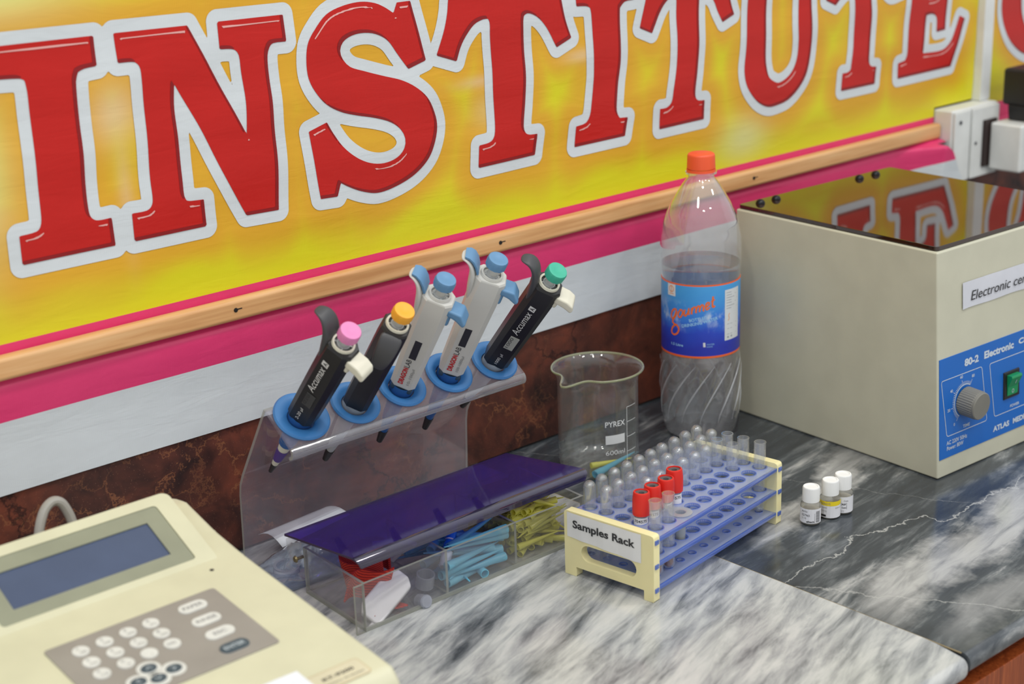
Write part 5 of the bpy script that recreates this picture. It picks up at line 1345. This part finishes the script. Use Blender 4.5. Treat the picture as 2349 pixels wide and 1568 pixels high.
# glass tubes
M_TG = thin('test tube glass', (252, 253, 253), 0.04, 1.5, 0.075, (246, 246, 246), gain=2.2, trl=.4)
def tube_mesh():
    R = 6.0; mb = MB()
    o_ = [(0, -38.4)] + [(R * math.sin(a), -38.4 + R - R * math.cos(a)) for a in np.linspace(.2, PI / 2, 8)] + [(R, 36.5), (R + .35, 37.6), (R + .1, 38.2), (R - .8, 38.2)]
    i_ = [(R - 1.1, 37.5)] + [(R - 1.1, -32)] + [((R - 1.1) * math.sin(a), -32.2 - (R - 1.1) * math.cos(a)) for a in np.linspace(PI / 2, 0.2, 8)] + [(0, -37.2)]
    mb.lathe(o_ + i_, M_TG, 28); return mb.build('test_tube', smooth=60)
TT = tube_mesh()
ORD = ['first', 'second', 'third', 'fourth', 'fifth', 'sixth', 'seventh', 'eighth', 'ninth', 'last']
first = True
def put_tube(col, row, inv, label, group, dz=0.0):
    global first
    o = TT if first else TT.copy()
    if not first: COL.objects.link(o)
    first = False
    o.location = Vector(rl(COLS[col], ROWS[row], 51.6 + dz)) * MM
    o.rotation_euler = (PI + rnd.uniform(-.02, .02) if inv else rnd.uniform(-.015, .015), rnd.uniform(-.02, .02), rnd.uniform(0, 6))
    tag(o, label, 'test tube', group); return o
for c in range(10): put_tube(c, 0, True, 'upside-down test tube in the back row, %s from the Samples Rack label' % ORD[c], 'upside-down test tubes')
for c in range(10): put_tube(c, 1, True, 'upside-down test tube in the second row from the back, %s from the label' % ORD[c], 'upside-down test tubes')
for c in range(2, 8): put_tube(c, 2, True, 'upside-down test tube in the middle row, %s from the Samples Rack label' % ORD[c], 'upside-down test tubes')
for c, r, rt in ((8, 2, 'middle'), (9, 2, 'middle'), (8, 3, 'second-to-front'), (9, 3, 'second-to-front'), (9, 4, 'front')):
    put_tube(c, r, False, 'open empty test tube at the far end of the rack, %s row, %s hole' % (rt, ORD[c]), 'open test tubes')
M_BL = thin('orange red serum', (196, 84, 44), 0.05, 1.4, .55, (168, 52, 30), trl=.5)
for c, lab in ((0, 'open test tube with dark red residue in the front row, next to the label'), (1, 'open test tube with orange-red drops at the bottom, second in the front row')):
    o = put_tube(c, 4, False, lab, 'open test tubes')
    mb = MB(); mb.lathe([(0, -37.0)] + [(4.8 * math.sin(a), -32.2 - 4.8 * math.cos(a)) for a in np.linspace(.3, PI / 2, 6)] + [(4.8, -28.5 + c), (0, -28.5 + c)], M_BL, 20); mb.build('serum', o, smooth=60)
# red capped blood tubes
M_RC = pbr('red cap plastic', (218, 40, 30), 0.4, var=.03); M_RUB = pbr('grey rubber stopper', (88, 86, 88), .55); M_PT = thin('tube plastic', (232, 234, 240), .04, 1.5, .16, (222, 224, 232), gain=1.4)
M_BLD = pbr('dark blood', (92, 14, 16), .3)
def blood_tube(c, label, dz=0):
    t = thing('blood_tube', label, 'blood tube', rl(COLS[c], ROWS[3], 13.5 + dz), rot=(rnd.uniform(-.03, .03), rnd.uniform(-.03, .03), D(-137) + RA * 0), group='red-capped blood tubes')
    mb = MB(); mb.lathe([(0, 0.2)] + [(6.4 * math.sin(a), 6.6 - 6.4 * math.cos(a)) for a in np.linspace(.3, PI / 2, 6)] + [(6.4, 66), (5.5, 66), (5.5, 7), (0, 1.4)], M_PT, 28); mb.build('tube', t, smooth=60)
    mb = MB(); mb.lathe([(6.45, 40), (6.5, 40), (6.5, 55), (6.45, 55)], M_LABW, 28, ang=4.6, M=Matrix.Rotation(-2.3, 4, 'Z'))
    mb.text('704575', -6.5, 50.2, 13, 2.9, lambda u, v: (6.6 * math.cos(u / 6.5), 6.6 * math.sin(u / 6.5), v), M_INK, bold=.2); mb.build('label', t, smooth=60)
    mb = MB(); mb.lathe([(0, 1.8), (3.8, 3.4), (5.3, 7.0), (5.3, 30), (0, 30)], M_BLD, 20); mb.build('blood', t, smooth=50)
    rb = lambda r, a, z: r * (1 + .012 * math.cos(40 * a)) if r > 7.6 and 62 < z < 76 else r
    mb = MB(); mb.lathe([(6.6, 56.5), (7.9, 57), (8.3, 62), (8.3, 72), (7.9, 78.6), (7.4, 79.6), (6.2, 79.8), (6.0, 78.6)], M_RC, 80, rf=rb); cp = mb.build('cap', t, smooth=40)
    mb = MB(); mb.lathe([(6.05, 78.6), (5.9, 78.4), (2.8, 78.3), (2.4, 76.0), (0, 75.5)], M_RUB, 28); mb.build('stopper', cp, smooth=40)
for c, l, dz in ((0, 'red-capped blood tube nearest the Samples Rack label, its number strip showing', 0), (1, 'red-capped blood tube second from the Samples Rack label', 0), (2, 'red-capped blood tube third from the label, half hidden behind the second', 1.5), (3, 'red-capped blood tube farthest from the label, in the fourth hole', 3)):
    blood_tube(c, l, dz)
# sample cup with hinged lid in the front row
loc = rl(COLS[2], ROWS[4], 62.5)
t = thing('sample_cup', 'translucent sample cup with open flap lid and yellow serum, third hole of the front row', 'sample cup', loc, rot=(0, 0, RA))
M_CUP = thin('milky cup plastic', (232, 234, 236), .08, 1.5, .5, (226, 228, 226), trl=.5)
mb = MB(); mb.lathe([(0, -34), (2.8, -33.4), (4.4, -30), (5.4, -8), (5.6, 0), (11.2, 0.4), (11.4, 1.2), (6.6, 1.6), (5.0, 1.0), (4.8, -8), (3.8, -29), (0, -33)], M_CUP, 32); mb.build('cup', t, smooth=50)
mb = MB(); mb.lathe([(0, -32.8), (2.4, -32), (3.6, -29), (4.1, -24), (0, -24)], thin('yellow serum', (226, 214, 60), .05, 1.35, .5, (206, 194, 30), trl=.5), 20); mb.build('serum', t, smooth=50)
mb = MB(); mb.lathe([(0, -1), (7.2, -1), (7.6, 1), (5.2, 1.2), (5, .2), (0, .2)], M_CUP, 28, Matrix.Translation((-4, 14, 9)) @ Matrix.Rotation(D(62), 4, 'X')); mb.box(-6, -2, 6, 10, 1, 6, M_CUP); mb.build('flap_lid', t, smooth=50)
